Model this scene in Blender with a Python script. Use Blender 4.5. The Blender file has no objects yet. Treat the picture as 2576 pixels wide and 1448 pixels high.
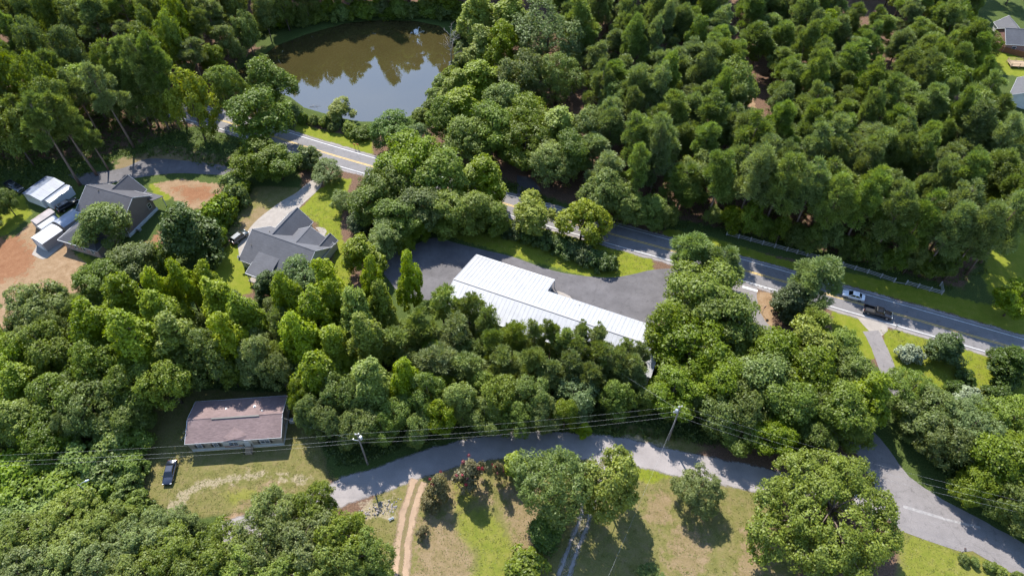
import bpy, math, random
import numpy as np
from mathutils import Vector, Matrix

# ------------------------------------------------------------------ camera, world, sun, exposure
SC = bpy.context.scene
COL = SC.collection
CAM_H = 118.0
PITCH = math.radians(49.38)
KW = 0.75                                    # tan(half horizontal field of view)
FPX = 1288.0 / KW                            # focal length in 2576-wide pixels

cam_d = bpy.data.cameras.new("camera")
cam_d.sensor_width = 36.0
cam_d.lens = 18.0 / KW
cam_d.clip_start = 0.5
cam_d.clip_end = 9000.0
cam = bpy.data.objects.new("camera", cam_d)
cam.location = (0, 0, CAM_H)
cam.rotation_euler = (math.pi / 2 - PITCH, 0, 0)
COL.objects.link(cam)
SC.camera = cam

SUN_EL = math.radians(50.0)
SUN_AZ = math.radians(-21.0)                 # from +Y, left is negative
world = bpy.data.worlds.new("World")
SC.world = world
world.use_nodes = True
wn = world.node_tree
sky = wn.nodes.new("ShaderNodeTexSky")
sky.sky_type = 'NISHITA'
sky.sun_disc = False
sky.sun_elevation = SUN_EL
sky.sun_rotation = SUN_AZ
sky.air_density = 1.0
sky.dust_density = 0.25
sky.ozone_density = 2.0
wn.links.new(sky.outputs[0], wn.nodes["Background"].inputs[0])
wn.nodes["Background"].inputs[1].default_value = 0.15

sun_d = bpy.data.lights.new("sun", 'SUN')
sun_d.energy = 4.0
sun_d.angle = math.radians(0.53)
sun_d.color = (1.0, 0.95, 0.87)
sun = bpy.data.objects.new("sun", sun_d)
sv = Vector((math.sin(SUN_AZ) * math.cos(SUN_EL), math.cos(SUN_AZ) * math.cos(SUN_EL), math.sin(SUN_EL)))
sun.rotation_euler = sv.to_track_quat('Z', 'Y').to_euler()
sun.location = (-60, 150, 160)
COL.objects.link(sun)

SC.view_settings.view_transform = 'Standard'
SC.view_settings.look = 'None'
SC.view_settings.gamma = 1.0
SC.view_settings.use_curve_mapping = False
SC.view_settings.exposure = 1.5
SC.render.engine = 'CYCLES'
SC.cycles.max_bounces = 6
SC.cycles.diffuse_bounces = 3
SC.cycles.glossy_bounces = 3
SC.cycles.transmission_bounces = 4
SC.cycles.transparent_max_bounces = 6
SC.cycles.caustics_reflective = False
SC.cycles.caustics_refractive = False
SC.cycles.use_denoising = True
SC.cycles.use_adaptive_sampling = True
SC.cycles.adaptive_threshold = 0.02

# ------------------------------------------------------------------ geometry helpers
CP, SP_ = math.cos(PITCH), math.sin(PITCH)


def at(x, y, z=0.0):
    """Point at height z seen at (x, y) of the photograph scaled to 2576 pixels wide."""
    u = (x - 1288.0) / 1288.0
    v = -(y - 724.0) / 1288.0
    f = 1.0 / KW
    d = Vector((u, f * CP + v * SP_, -f * SP_ + v * CP))
    t = (z - CAM_H) / d.z
    return Vector((d.x * t, d.y * t, z))


def mpp(p):
    """Metres per pixel (2576-wide) at a point."""
    d = p.y * CP - (p.z - CAM_H) * SP_
    return d / FPX


def link(o, parent=None):
    COL.objects.link(o)
    if parent is not None:
        o.parent = parent
    return o


def empty(name, loc=(0, 0, 0), rz=0.0):
    o = bpy.data.objects.new(name, None)
    o.empty_display_size = 0.3
    o.location = loc
    o.rotation_euler = (0, 0, rz)
    return link(o)


def tag(o, label=None, cat=None, group=None, kind=None):
    if label:
        o["label"] = label
    if cat:
        o["category"] = cat
    if group:
        o["group"] = group
    if kind:
        o["kind"] = kind
    return o


class MB:
    """Collects shapes into one mesh."""

    def __init__(self):
        self.v, self.f = [], []

    def add(self, vs, fs):
        n = len(self.v)
        self.v += [tuple(p) for p in vs]
        self.f += [tuple(i + n for i in f) for f in fs]
        return self

    def box(self, c, s, rz=0.0, M=None):
        x, y, z = s[0] / 2, s[1] / 2, s[2] / 2
        vs = [Vector((a * x, b * y, e * z)) for e in (-1, 1) for a, b in ((-1, -1), (1, -1), (1, 1), (-1, 1))]
        if M is not None:
            vs = [M @ p for p in vs]
        elif rz:
            R = Matrix.Rotation(rz, 3, 'Z')
            vs = [R @ p for p in vs]
        vs = [p + Vector(c) for p in vs]
        return self.add(vs, [(3, 2, 1, 0), (4, 5, 6, 7), (0, 1, 5, 4), (1, 2, 6, 5), (2, 3, 7, 6), (3, 0, 4, 7)])

    def bar(self, a, b, w, h=None):
        a, b = Vector(a), Vector(b)
        d = b - a
        h = h or w
        q = d.to_track_quat('X', 'Z').to_matrix()
        return self.box((a + b) / 2, (d.length, w, h), M=q)

    def prism(self, poly, z0, z1):
        n = len(poly)
        vs = [(p[0], p[1], z0) for p in poly] + [(p[0], p[1], z1) for p in poly]
        fs = [tuple(range(n - 1, -1, -1)), tuple(range(n, 2 * n))]
        fs += [(i, (i + 1) % n, (i + 1) % n + n, i + n) for i in range(n)]
        return self.add(vs, fs)

    def slab(self, q, t):
        """A quad (4 points) extruded downward by t."""
        n = len(q)
        up = [Vector(p) for p in q]
        dn = [p - Vector((0, 0, t)) for p in up]
        fs = [tuple(range(n)), tuple(range(2 * n - 1, n - 1, -1))]
        fs += [(i, i + n, (i + 1) % n + n, (i + 1) % n) for i in range(n)]
        return self.add(up + dn, fs)

    def tube(self, path, radii, n=7, cap=True):
        path = [Vector(p) for p in path]
        m = len(path)
        if not hasattr(radii, '__len__'):
            radii = [radii] * m
        vs, fs = [], []
        for i, p in enumerate(path):
            d = (path[min(i + 1, m - 1)] - path[max(i - 1, 0)]).normalized()
            ref = Vector((1, 0, 0)) if abs(d.x) < 0.8 else Vector((0, 1, 0))
            u = d.cross(ref).normalized()
            w = d.cross(u)
            for k in range(n):
                a = 2 * math.pi * k / n
                vs.append(p + (u * math.cos(a) + w * math.sin(a)) * radii[i])
        for i in range(m - 1):
            for k in range(n):
                fs.append((i * n + k, i * n + (k + 1) % n, (i + 1) * n + (k + 1) % n, (i + 1) * n + k))
        if cap:
            fs.append(tuple(range(n - 1, -1, -1)))
            fs.append(tuple((m - 1) * n + k for k in range(n)))
        return self.add(vs, fs)

    def mesh(self, name, mat, smooth=False):
        me = bpy.data.meshes.new(name)
        me.from_pydata(self.v, [], self.f)
        if mat is not None:
            me.materials.append(mat)
        if smooth:
            me.polygons.foreach_set("use_smooth", [True] * len(me.polygons))
        me.update()
        return me

    def build(self, name, mat, parent=None, smooth=False):
        o = bpy.data.objects.new(name, self.mesh(name, mat, smooth))
        return link(o, parent)


def fast_quads(name, V, nq, mat, tint=None, nv=4):
    me = bpy.data.meshes.new(name)
    me.vertices.add(len(V))
    me.vertices.foreach_set("co", V.astype(np.float32).ravel())
    me.loops.add(nq * nv)
    me.loops.foreach_set("vertex_index", np.arange(nq * nv, dtype=np.int32))
    me.polygons.add(nq)
    me.polygons.foreach_set("loop_start", np.arange(0, nq * nv, nv, dtype=np.int32))
    try:
        me.polygons.foreach_set("loop_total", np.full(nq, nv, dtype=np.int32))
    except Exception:
        pass
    if tint is not None:
        a = me.attributes.new("tint", 'FLOAT', 'FACE')
        a.data.foreach_set("value", tint.astype(np.float32))
    me.materials.append(mat)
    me.update(calc_edges=True)
    me.validate()
    return me


def norm(a):
    return a / np.maximum(np.linalg.norm(a, axis=-1, keepdims=True), 1e-9)


def leaves(C, N, L, W, rng, T=None):
    """Rhombic leaf blades: centres C, normals N, length L and width W (arrays)."""
    n = len(C)
    if T is None:
        T = norm(np.cross(N, rng.normal(size=(n, 3))))
    else:
        T = norm(T)
        N = norm(N - T * (N * T).sum(1, keepdims=True))
    B = np.cross(N, T)
    V = np.empty((n, 4, 3))
    V[:, 0] = C - T * L[:, None] * .5
    V[:, 1] = C + B * W[:, None] * .5 + N * (W * .12)[:, None]
    V[:, 2] = C + T * L[:, None] * .5 - N * (L * .1)[:, None]
    V[:, 3] = C - B * W[:, None] * .5 + N * (W * .12)[:, None]
    return V.reshape(-1, 3)


# ------------------------------------------------------------------ materials
def new_mat(name):
    m = bpy.data.materials.new(name)
    m.use_nodes = True
    nt = m.node_tree
    b = nt.nodes["Principled BSDF"]
    return m, nt, b


def noise(nt, scale, detail=4.0, rough=0.6, coord=None, vec=None):
    n = nt.nodes.new("ShaderNodeTexNoise")
    n.inputs["Scale"].default_value = scale
    n.inputs["Detail"].default_value = detail
    n.inputs["Roughness"].default_value = rough
    if vec is not None:
        nt.links.new(vec, n.inputs["Vector"])
    elif coord:
        tc = nt.nodes.new("ShaderNodeTexCoord")
        nt.links.new(tc.outputs[coord], n.inputs["Vector"])
    return n


def ramp(nt, src, stops):
    r = nt.nodes.new("ShaderNodeValToRGB")
    cr = r.color_ramp
    while len(cr.elements) < len(stops):
        cr.elements.new(0.5)
    for e, (p, c) in zip(cr.elements, stops):
        e.position = p
        e.color = (*c, 1.0) if len(c) == 3 else c
    nt.links.new(src, r.inputs[0])
    return r


def mixc(nt, fac, a, b, mode='MIX'):
    n = nt.nodes.new("ShaderNodeMix")
    n.data_type = 'RGBA'
    n.blend_type = mode
    for sock, val in ((n.inputs[0], fac), (n.inputs[6], a), (n.inputs[7], b)):
        if hasattr(val, "is_output"):
            nt.links.new(val, sock)
        elif isinstance(val, (int, float)):
            sock.default_value = val
        else:
            sock.default_value = (*val, 1.0)
    return n.outputs[2]


def mth(nt, op, a, b=None, clamp=False):
    n = nt.nodes.new("ShaderNodeMath")
    n.operation = op
    n.use_clamp = clamp
    for s, v in ((n.inputs[0], a), (n.inputs[1], b)):
        if v is None:
            continue
        if hasattr(v, "is_output"):
            nt.links.new(v, s)
        else:
            s.default_value = v
    return n.outputs[0]


def bump(nt, b, src, strength=0.3, dist=0.1):
    n = nt.nodes.new("ShaderNodeBump")
    n.inputs["Strength"].default_value = strength
    n.inputs["Distance"].default_value = dist
    nt.links.new(src, n.inputs["Height"])
    nt.links.new(n.outputs[0], b.inputs["Normal"])


def plain(name, col, rough=0.6, metal=0.0, var=0.12, scale=1.5, spec=0.4):
    m, nt, b = new_mat(name)
    n = noise(nt, scale, 5, 0.65, coord="Object")
    lo = tuple(c * (1 - var) for c in col)
    hi = tuple(min(1, c * (1 + var)) for c in col)
    r = ramp(nt, n.outputs[0], [(0.3, lo), (0.7, hi)])
    nt.links.new(r.outputs[0], b.inputs["Base Color"])
    b.inputs["Roughness"].default_value = rough
    b.inputs["Metallic"].default_value = metal
    b.inputs["Specular IOR Level"].default_value = spec
    return m


def paint(name, col, rough=0.25):
    m, nt, b = new_mat(name)
    n = noise(nt, 3.0, 4, 0.6, coord="Object")
    r = ramp(nt, n.outputs[0], [(0.3, tuple(c * 0.9 for c in col)), (0.7, col)])
    nt.links.new(r.outputs[0], b.inputs["Base Color"])
    b.inputs["Roughness"].default_value = rough
    b.inputs["Coat Weight"].default_value = 0.6
    b.inputs["Coat Roughness"].default_value = 0.08
    return m


def glass_mat(name, col=(0.02, 0.025, 0.03)):
    m, nt, b = new_mat(name)
    b.inputs["Base Color"].default_value = (*col, 1)
    b.inputs["Roughness"].default_value = 0.06
    b.inputs["Specular IOR Level"].default_value = 0.7
    return m


def leaf_mat(name, dark, light, trans=0.3, objvar=0.25, rough=0.5):
    m = bpy.data.materials.new(name)
    m.use_nodes = True
    nt = m.node_tree
    nt.nodes.clear()
    out = nt.nodes.new("ShaderNodeOutputMaterial")
    at_ = nt.nodes.new("ShaderNodeAttribute")
    at_.attribute_name = "tint"
    oi = nt.nodes.new("ShaderNodeObjectInfo")
    col = ramp(nt, at_.outputs["Fac"], [(0.0, dark), (0.75, light), (1.0, tuple(min(1, c * 1.25) for c in light))]).outputs[0]
    hs = nt.nodes.new("ShaderNodeHueSaturation")
    nt.links.new(col, hs.inputs["Color"])
    nt.links.new(mth(nt, 'ADD', mth(nt, 'MULTIPLY', oi.outputs["Random"], objvar * 0.06), 0.494 - objvar * 0.03), hs.inputs["Hue"])
    r2 = mth(nt, 'FRACT', mth(nt, 'MULTIPLY', oi.outputs["Random"], 17.31))
    nt.links.new(mth(nt, 'ADD', mth(nt, 'MULTIPLY', r2, objvar * 1.6), 1.0 - objvar * 0.8), hs.inputs["Value"])
    r3 = mth(nt, 'FRACT', mth(nt, 'MULTIPLY', oi.outputs["Random"], 41.7))
    nt.links.new(mth(nt, 'ADD', mth(nt, 'MULTIPLY', r3, 0.3), 0.85), hs.inputs["Saturation"])
    c = hs.outputs[0]
    d = nt.nodes.new("ShaderNodeBsdfDiffuse")
    nt.links.new(c, d.inputs[0])
    t = nt.nodes.new("ShaderNodeBsdfTranslucent")
    tc = mixc(nt, 1.0, c, (1.25, 1.25, 0.55), 'MULTIPLY')
    nt.links.new(tc, t.inputs[0])
    mx = nt.nodes.new("ShaderNodeMixShader")
    mx.inputs[0].default_value = trans
    nt.links.new(d.outputs[0], mx.inputs[1])
    nt.links.new(t.outputs[0], mx.inputs[2])
    g = nt.nodes.new("ShaderNodeBsdfGlossy")
    g.inputs["Roughness"].default_value = rough
    g.inputs["Color"].default_value = (0.9, 0.95, 0.9, 1)
    mx2 = nt.nodes.new("ShaderNodeMixShader")
    mx2.inputs[0].default_value = 0.018
    nt.links.new(mx.outputs[0], mx2.inputs[1])
    nt.links.new(g.outputs[0], mx2.inputs[2])
    nt.links.new(mx2.outputs[0], out.inputs[0])
    return m


M = {}
M['pine'] = leaf_mat("pine_needles", (0.064, 0.102, 0.024), (0.172, 0.226, 0.062), 0.44, 0.30)
M['ypine'] = leaf_mat("young_pine_needles", (0.066, 0.100, 0.020), (0.178, 0.225, 0.050), 0.42, 0.22)
M['hard'] = leaf_mat("broad_leaves", (0.046, 0.076, 0.008), (0.152, 0.205, 0.024), 0.45, 0.32)
M['tulip'] = leaf_mat("bright_leaves", (0.070, 0.116, 0.004), (0.215, 0.275, 0.010), 0.46, 0.22)
M['lime'] = leaf_mat("yellow_green_leaves", (0.085, 0.118, 0.006), (0.235, 0.275, 0.014), 0.46, 0.08)
M['oak'] = leaf_mat("oak_leaves", (0.056, 0.086, 0.013), (0.172, 0.218, 0.036), 0.42, 0.24)
M['dark'] = leaf_mat("evergreen_leaves", (0.022, 0.043, 0.008), (0.066, 0.102, 0.017), 0.30, 0.26)
M['willow'] = leaf_mat("grey_green_leaves", (0.048, 0.080, 0.016), (0.142, 0.195, 0.040), 0.40, 0.20)
M['teal'] = leaf_mat("blue_green_leaves", (0.042, 0.080, 0.018), (0.122, 0.182, 0.046), 0.38, 0.15)
M['myrtle'] = leaf_mat("myrtle_leaves", (0.032, 0.046, 0.013), (0.135, 0.112, 0.042), 0.30, 0.2)
M['flower_red'] = leaf_mat("red_blossom", (0.10, 0.018, 0.02), (0.25, 0.04, 0.05), 0.25, 0.1)
M['flower_white'] = leaf_mat("white_blossom", (0.09, 0.12, 0.06), (0.27, 0.31, 0.20), 0.25, 0.1)
M['under'] = leaf_mat("undergrowth_leaves", (0.024, 0.046, 0.007), (0.095, 0.135, 0.018), 0.32, 0.10)
M['kudzu'] = leaf_mat("vine_leaves", (0.050, 0.095, 0.010), (0.170, 0.240, 0.026), 0.42, 0.22)
M['bark'] = plain("bark", (0.115, 0.085, 0.065), 0.9, var=0.35, scale=3.0, spec=0.1)
M['bark_pine'] = plain("pine_bark", (0.15, 0.105, 0.08), 0.9, var=0.35, scale=3.0, spec=0.1)
M['dead'] = plain("dead_wood", (0.263, 0.241, 0.219), 0.85, var=0.2, scale=4.0, spec=0.1)
M['wood_grey'] = plain("weathered_wood", (0.30, 0.285, 0.275), 0.85, var=0.2, scale=5.0, spec=0.15)
M['pole'] = plain("pole_wood", (0.174, 0.148, 0.126), 0.9, var=0.25, scale=3.0, spec=0.1)
M['wood_brown'] = plain("brown_fence_wood", (0.16, 0.075, 0.04), 0.85, var=0.25, scale=4.0, spec=0.1)
M['deck'] = plain("deck_wood", (0.296, 0.217, 0.139), 0.8, var=0.2, scale=4.0, spec=0.15)
M['white'] = plain("white_trim", (0.438, 0.445, 0.445), 0.5, var=0.05)
M['concrete'] = plain("concrete", (0.235, 0.209, 0.183), 0.85, var=0.14, scale=0.8, spec=0.2)
M['stone'] = plain("pale_stone", (0.235, 0.209, 0.196), 0.9, var=0.25, scale=2.0, spec=0.1)
M['glass'] = glass_mat("window_glass")
M['carglass'] = glass_mat("car_glass", (0.008, 0.010, 0.012))
M['rubber'] = plain("tyre_rubber", (0.018, 0.018, 0.018), 0.85, var=0.1, spec=0.2)
M['alloy'] = plain("wheel_alloy", (0.38, 0.38, 0.39), 0.35, 0.8, var=0.08)
M['steel'] = plain("grey_steel", (0.42, 0.44, 0.46), 0.4, 0.5, var=0.1)
M['dark_trim'] = plain("dark_trim", (0.02, 0.02, 0.022), 0.5, var=0.1)
M['cable'] = plain("cable", (0.307, 0.307, 0.299), 0.5, 0.2, var=0.1)
M['orange_sign'] = plain("orange_panel", (0.62, 0.20, 0.04), 0.5, var=0.06)
M['red_sign'] = plain("red_sign_face", (0.36, 0.035, 0.03), 0.5, var=0.06)
M['taillight'] = plain("tail_light", (0.25, 0.01, 0.01), 0.3, var=0.05)
M['headlight'] = plain("head_light", (0.75, 0.77, 0.8), 0.2, var=0.04)


def shingles(name, col, tint=0.16, course=0.15):
    """Asphalt shingle roof: faint courses and blotchy granules."""
    m, nt, b = new_mat(name)
    tc = nt.nodes.new("ShaderNodeTexCoord")
    mp = nt.nodes.new("ShaderNodeMapping")
    mp.inputs["Scale"].default_value = (0.8, 3.2, 3.2)
    nt.links.new(tc.outputs["Object"], mp.inputs["Vector"])
    n1 = noise(nt, 1.6, 3, 0.7, vec=mp.outputs[0])
    n2 = noise(nt, 0.35, 4, 0.6, coord="Object")
    c1 = ramp(nt, n1.outputs[0], [(0.30, tuple(c * (1 - tint) for c in col)), (0.70, tuple(c * (1 + tint) for c in col))]).outputs[0]
    c2 = ramp(nt, n2.outputs[0], [(0.25, (0.86,) * 3), (0.75, (1.1,) * 3)]).outputs[0]
    nt.links.new(mixc(nt, 1.0, c1, c2, 'MULTIPLY'), b.inputs["Base Color"])
    b.inputs["Roughness"].default_value = 0.85
    b.inputs["Specular IOR Level"].default_value = 0.25
    bump(nt, b, n1.outputs[0], 0.25, 0.03)
    return m


def siding(name, col, pitch=0.2):
    m, nt, b = new_mat(name)
    tc = nt.nodes.new("ShaderNodeTexCoord")
    sx = nt.nodes.new("ShaderNodeSeparateXYZ")
    nt.links.new(tc.outputs["Object"], sx.inputs[0])
    fr = mth(nt, 'FRACT', mth(nt, 'DIVIDE', sx.outputs[2], pitch))
    n = noise(nt, 0.8, 4, 0.6, coord="Object")
    c = ramp(nt, n.outputs[0], [(0.3, tuple(x * 0.9 for x in col)), (0.7, tuple(x * 1.06 for x in col))]).outputs[0]
    nt.links.new(c, b.inputs["Base Color"])
    b.inputs["Roughness"].default_value = 0.6
    bump(nt, b, fr, 0.5, 0.03)
    return m


def brick(name, c1, c2, mortar):
    m, nt, b = new_mat(name)
    tc = nt.nodes.new("ShaderNodeTexCoord")
    t = nt.nodes.new("ShaderNodeTexBrick")
    t.inputs["Scale"].default_value = 1.0
    t.inputs["Brick Width"].default_value = 0.22
    t.inputs["Row Height"].default_value = 0.075
    t.inputs["Mortar Size"].default_value = 0.008
    t.inputs["Color1"].default_value = (*c1, 1)
    t.inputs["Color2"].default_value = (*c2, 1)
    t.inputs["Mortar"].default_value = (*mortar, 1)
    mp = nt.nodes.new("ShaderNodeMapping")
    mp.inputs["Rotation"].default_value = (math.pi / 2, 0, 0)
    nt.links.new(tc.outputs["Object"], mp.inputs["Vector"])
    nt.links.new(mp.outputs[0], t.inputs["Vector"])
    nt.links.new(t.outputs[0], b.inputs["Base Color"])
    b.inputs["Roughness"].default_value = 0.9
    return m


M['shingle_grey'] = shingles("grey_shingles", (0.084, 0.084, 0.091))
M['shingle_dark'] = shingles("charcoal_shingles", (0.062, 0.061, 0.067))
M['shingle_brown'] = shingles("brown_shingles", (0.150, 0.106, 0.101), 0.26)
M['siding_tan'] = siding("tan_siding", (0.241, 0.212, 0.168))
M['siding_cream'] = siding("cream_siding", (0.438, 0.424, 0.380))
M['siding_brown'] = siding("brown_siding", (0.146, 0.113, 0.098))
M['siding_sage'] = siding("sage_siding", (0.307, 0.329, 0.278))
M['siding_white'] = siding("white_siding", (0.482, 0.490, 0.490))
M['brick'] = brick("brown_brick", (0.25, 0.15, 0.11), (0.20, 0.12, 0.09), (0.34, 0.29, 0.25))
M['brick_red'] = brick("red_brick", (0.20, 0.08, 0.055), (0.16, 0.065, 0.045), (0.28, 0.24, 0.21))


def metal_roof(name, col, rough=0.45, dirt=0.10):
    m, nt, b = new_mat(name)
    n = noise(nt, 0.5, 5, 0.7, coord="Object")
    mp = nt.nodes.new("ShaderNodeMapping")
    mp.inputs["Scale"].default_value = (3.5, 0.12, 1.0)
    tc = nt.nodes.new("ShaderNodeTexCoord")
    nt.links.new(tc.outputs["Object"], mp.inputs["Vector"])
    n2 = noise(nt, 1.0, 4, 0.7, vec=mp.outputs[0])
    c = ramp(nt, n.outputs[0], [(0.3, tuple(x * (1 - dirt) for x in col)), (0.6, col)]).outputs[0]
    c2 = ramp(nt, n2.outputs[0], [(0.3, (1 - dirt,) * 3), (0.55, (1, 1, 1))]).outputs[0]
    nt.links.new(mixc(nt, 1.0, c, c2, 'MULTIPLY'), b.inputs["Base Color"])
    b.inputs["Roughness"].default_value = rough
    b.inputs["Specular IOR Level"].default_value = 0.5
    return m


M['roof_white'] = metal_roof("white_metal_roof", (0.292, 0.292, 0.296), 0.42, 0.13)
M['shed_white'] = metal_roof("white_shed_roof", (0.351, 0.358, 0.365), 0.4, 0.08)
M['shed_blue'] = metal_roof("galvanised_roof", (0.219, 0.241, 0.285), 0.3, 0.2)
M['shed_pink'] = metal_roof("weathered_shed_roof", (0.263, 0.226, 0.219), 0.6, 0.3)
M['roof_streak'] = metal_roof("streaked_metal_roof", (0.115, 0.145, 0.21), 0.55, 0.5)
M['shed_wall'] = plain("grey_shed_wall", (0.261, 0.252, 0.252), 0.6, var=0.08)


def asphalt(name, col, rough=0.85, patch=0.12, crack=0.16):
    m, nt, b = new_mat(name)
    n1 = noise(nt, 0.22, 5, 0.65, coord="Object")
    n2 = noise(nt, 6.0, 3, 0.7, coord="Object")
    mp = nt.nodes.new("ShaderNodeMapping")
    c = ramp(nt, n1.outputs[0], [(0.3, tuple(x * (1 - patch) for x in col)), (0.7, tuple(x * (1 + patch) for x in col))]).outputs[0]
    c2 = ramp(nt, n2.outputs[0], [(0.3, (0.86,) * 3), (0.7, (1.1,) * 3)]).outputs[0]
    c = mixc(nt, 1.0, c, c2, 'MULTIPLY')
    if crack:
        tc = nt.nodes.new("ShaderNodeTexCoord")
        wv = noise(nt, 0.5, 3, 0.6, coord="Object")
        vm = nt.nodes.new("ShaderNodeVectorMath")
        vm.operation = 'MULTIPLY_ADD'
        nt.links.new(wv.outputs[1], vm.inputs[0])
        vm.inputs[1].default_value = (2.2, 2.2, 0)
        nt.links.new(tc.outputs["Object"], vm.inputs[2])
        vo = nt.nodes.new("ShaderNodeTexVoronoi")
        vo.feature = 'DISTANCE_TO_EDGE'
        vo.inputs["Scale"].default_value = 0.16
        nt.links.new(vm.outputs[0], vo.inputs["Vector"])
        cr = ramp(nt, vo.outputs[0], [(0.0, (1 - crack,) * 3), (0.012, (1, 1, 1))]).outputs[0]
        c = mixc(nt, 1.0, c, cr, 'MULTIPLY')
        n3 = noise(nt, 0.9, 4, 0.7, coord="Object")
        st_ = ramp(nt, n3.outputs[0], [(0.28, (0.66,) * 3), (0.44, (1, 1, 1)), (0.58, (1, 1, 1)), (0.76, (1.22,) * 3)]).outputs[0]
        c = mixc(nt, 1.0, c, st_, 'MULTIPLY')
    nt.links.new(c, b.inputs["Base Color"])
    b.inputs["Roughness"].default_value = rough
    b.inputs["Specular IOR Level"].default_value = 0.3
    bump(nt, b, n2.outputs[0], 0.2, 0.02)
    return m


M['asphalt'] = asphalt("road_asphalt", (0.139, 0.131, 0.131))
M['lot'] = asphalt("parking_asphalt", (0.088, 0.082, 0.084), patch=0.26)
M['side_asphalt'] = asphalt("old_asphalt", (0.157, 0.143, 0.139), patch=0.14)
M['gravel'] = asphalt("gravel", (0.212, 0.191, 0.183), 0.95, 0.16, 0)
M['yellow_paint'] = plain("yellow_line_paint", (0.539, 0.348, 0.052), 0.7, var=0.25, scale=0.9)
M['white_paint'] = plain("white_line_paint", (0.482, 0.482, 0.475), 0.7, var=0.15, scale=0.9)
M['white_paint_old'] = plain("worn_white_paint", (0.20, 0.19, 0.185), 0.8, var=0.3, scale=1.5)

# ------------------------------------------------------------------ ground: one sheet with masks of what grows where
def poly_sd(P, X, Y):
    """Signed distance (positive inside) of points to a polygon."""
    P = np.asarray(P, float)
    d2 = np.full(X.shape, 1e18)
    inside = np.zeros(X.shape, bool)
    n = len(P)
    for i in range(n):
        a, b = P[i], P[(i + 1) % n]
        e = b - a
        wx, wy = X - a[0], Y - a[1]
        t = np.clip((wx * e[0] + wy * e[1]) / max(e @ e, 1e-9), 0, 1)
        d2 = np.minimum(d2, (wx - e[0] * t) ** 2 + (wy - e[1] * t) ** 2)
        c = ((a[1] > Y) != (b[1] > Y)) & (X < (b[0] - a[0]) * (Y - a[1]) / ((b[1] - a[1]) or 1e-9) + a[0])
        inside ^= c
    d = np.sqrt(d2)
    return np.where(inside, d, -d)


def gp(pts):
    return [tuple(at(x, y)[:2]) for x, y in pts]


POND = [(560, 190), (640, 150), (690, 112), (770, 82), (870, 54), (960, 46), (1050, 50), (1110, 62), (1150, 95), (1155, 160),
        (1115, 195), (1085, 230), (1072, 268), (1030, 296), (975, 308), (905, 308), (850, 298), (760, 272), (725, 245), (640, 215)]
POND_G = gp(POND)

LAWN = [
    [(752, 528), (800, 476), (850, 446), (885, 452), (862, 505), (858, 590), (880, 660), (885, 735), (825, 745), (842, 640), (800, 565)],
    [(548, 640), (598, 596), (622, 640), (640, 730), (575, 760), (540, 700)],
    [(745, 305), (800, 325), (935, 352), (940, 402), (850, 372), (740, 338)],
    [(1100, 585), (1160, 575), (1400, 560), (1530, 605), (1640, 640), (1648, 690), (1540, 706), (1450, 690), (1330, 655), (1230, 625)],
    [(2218, 826), (2300, 826), (2440, 866), (2580, 905), (2600, 1060), (2440, 1060), (2280, 980), (2228, 905)],
    [(2090, 775), (2160, 785), (2196, 850), (2205, 905), (2140, 900), (2095, 840)],
    [(2515, 430), (2600, 430), (2620, 760), (2490, 740), (2470, 690), (2500, 600)],
    [(2480, 130), (2640, 130), (2640, 200), (2500, 185)],
    [(1660, 590), (1800, 625), (1960, 670), (2180, 730), (2400, 790), (2600, 850), (2600, 790), (2380, 742), (2180, 695), (1960, 650), (1800, 600), (1680, 575)],
    [(150, 655), (235, 690), (270, 670), (200, 635)],
    [(375, 462), (400, 458), (440, 490), (420, 505), (385, 490)],
    [(0, 500), (60, 490), (80, 540), (20, 590), (-40, 600)],
    [(1600, 1170), (1700, 1195), (1640, 1215), (1590, 1200)],
]
LAWN2 = [[(2275, 1335), (2360, 1365), (2480, 1405), (2600, 1450), (2600, 1560), (2260, 1560)], [(1150, 1290), (1215, 1275), (1262, 1320), (1292, 1380), (1262, 1480), (1190, 1480), (1200, 1390), (1150, 1340)], [(1140, 1200), (1180, 1190), (1200, 1260), (1150, 1290)], [(560, 1240), (640, 1225), (660, 1250), (580, 1270)]]
DRY = [
    [(1000, 1180), (1180, 1140), (1480, 1140), (1700, 1190), (1900, 1230), (2000, 1320), (2020, 1560), (900, 1560), (880, 1320), (950, 1240)],
    [(380, 1010), (480, 980), (760, 990), (800, 1100), (830, 1220), (700, 1280), (500, 1300), (370, 1260), (360, 1120)],
    [(1540, 1060), (1680, 1085), (1800, 1130), (1720, 1150), (1560, 1115)],
    [(2100, 800), (2150, 795), (2165, 860), (2120, 870)],
    [(2262, 1330), (2420, 1375), (2600, 1440), (2600, 1580), (2240, 1580)],
    [(640, 470), (760, 470), (700, 560), (600, 590), (560, 640), (540, 620), (600, 540)],
]
DIRT = [
    [(-60, 610), (30, 600), (75, 560), (100, 540), (170, 620), (250, 695), (200, 735), (90, 750), (-60, 780)],
    [(385, 462), (450, 450), (570, 465), (600, 505), (560, 540), (480, 525), (430, 495)],
    [(350, 640), (410, 570), (432, 585), (392, 655)],
    [(-60, 770), (60, 780), (90, 830), (40, 870), (-60, 880)],
    [(1858, 222), (1890, 228), (1905, 285), (1870, 300), (1850, 262)],
    [(2165, 185), (2200, 190), (2195, 225), (2160, 225)],
    [(1895, 738), (1935, 730), (1950, 770), (1940, 830), (1905, 820), (1888, 780)],
    [(1630, 722), (1668, 712), (1672, 740), (1640, 745)],
    [(560, 1296), (620, 1290), (640, 1318), (570, 1325)],
    [(260, 1380), (300, 1375), (300, 1410), (262, 1412)],
]
RED = [[(430, 470), (520, 468), (545, 495), (480, 510)], [(-40, 610), (50, 590), (90, 640), (70, 690), (-40, 720)], [(370, 615), (395, 590), (405, 600), (385, 640)]]
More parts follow.
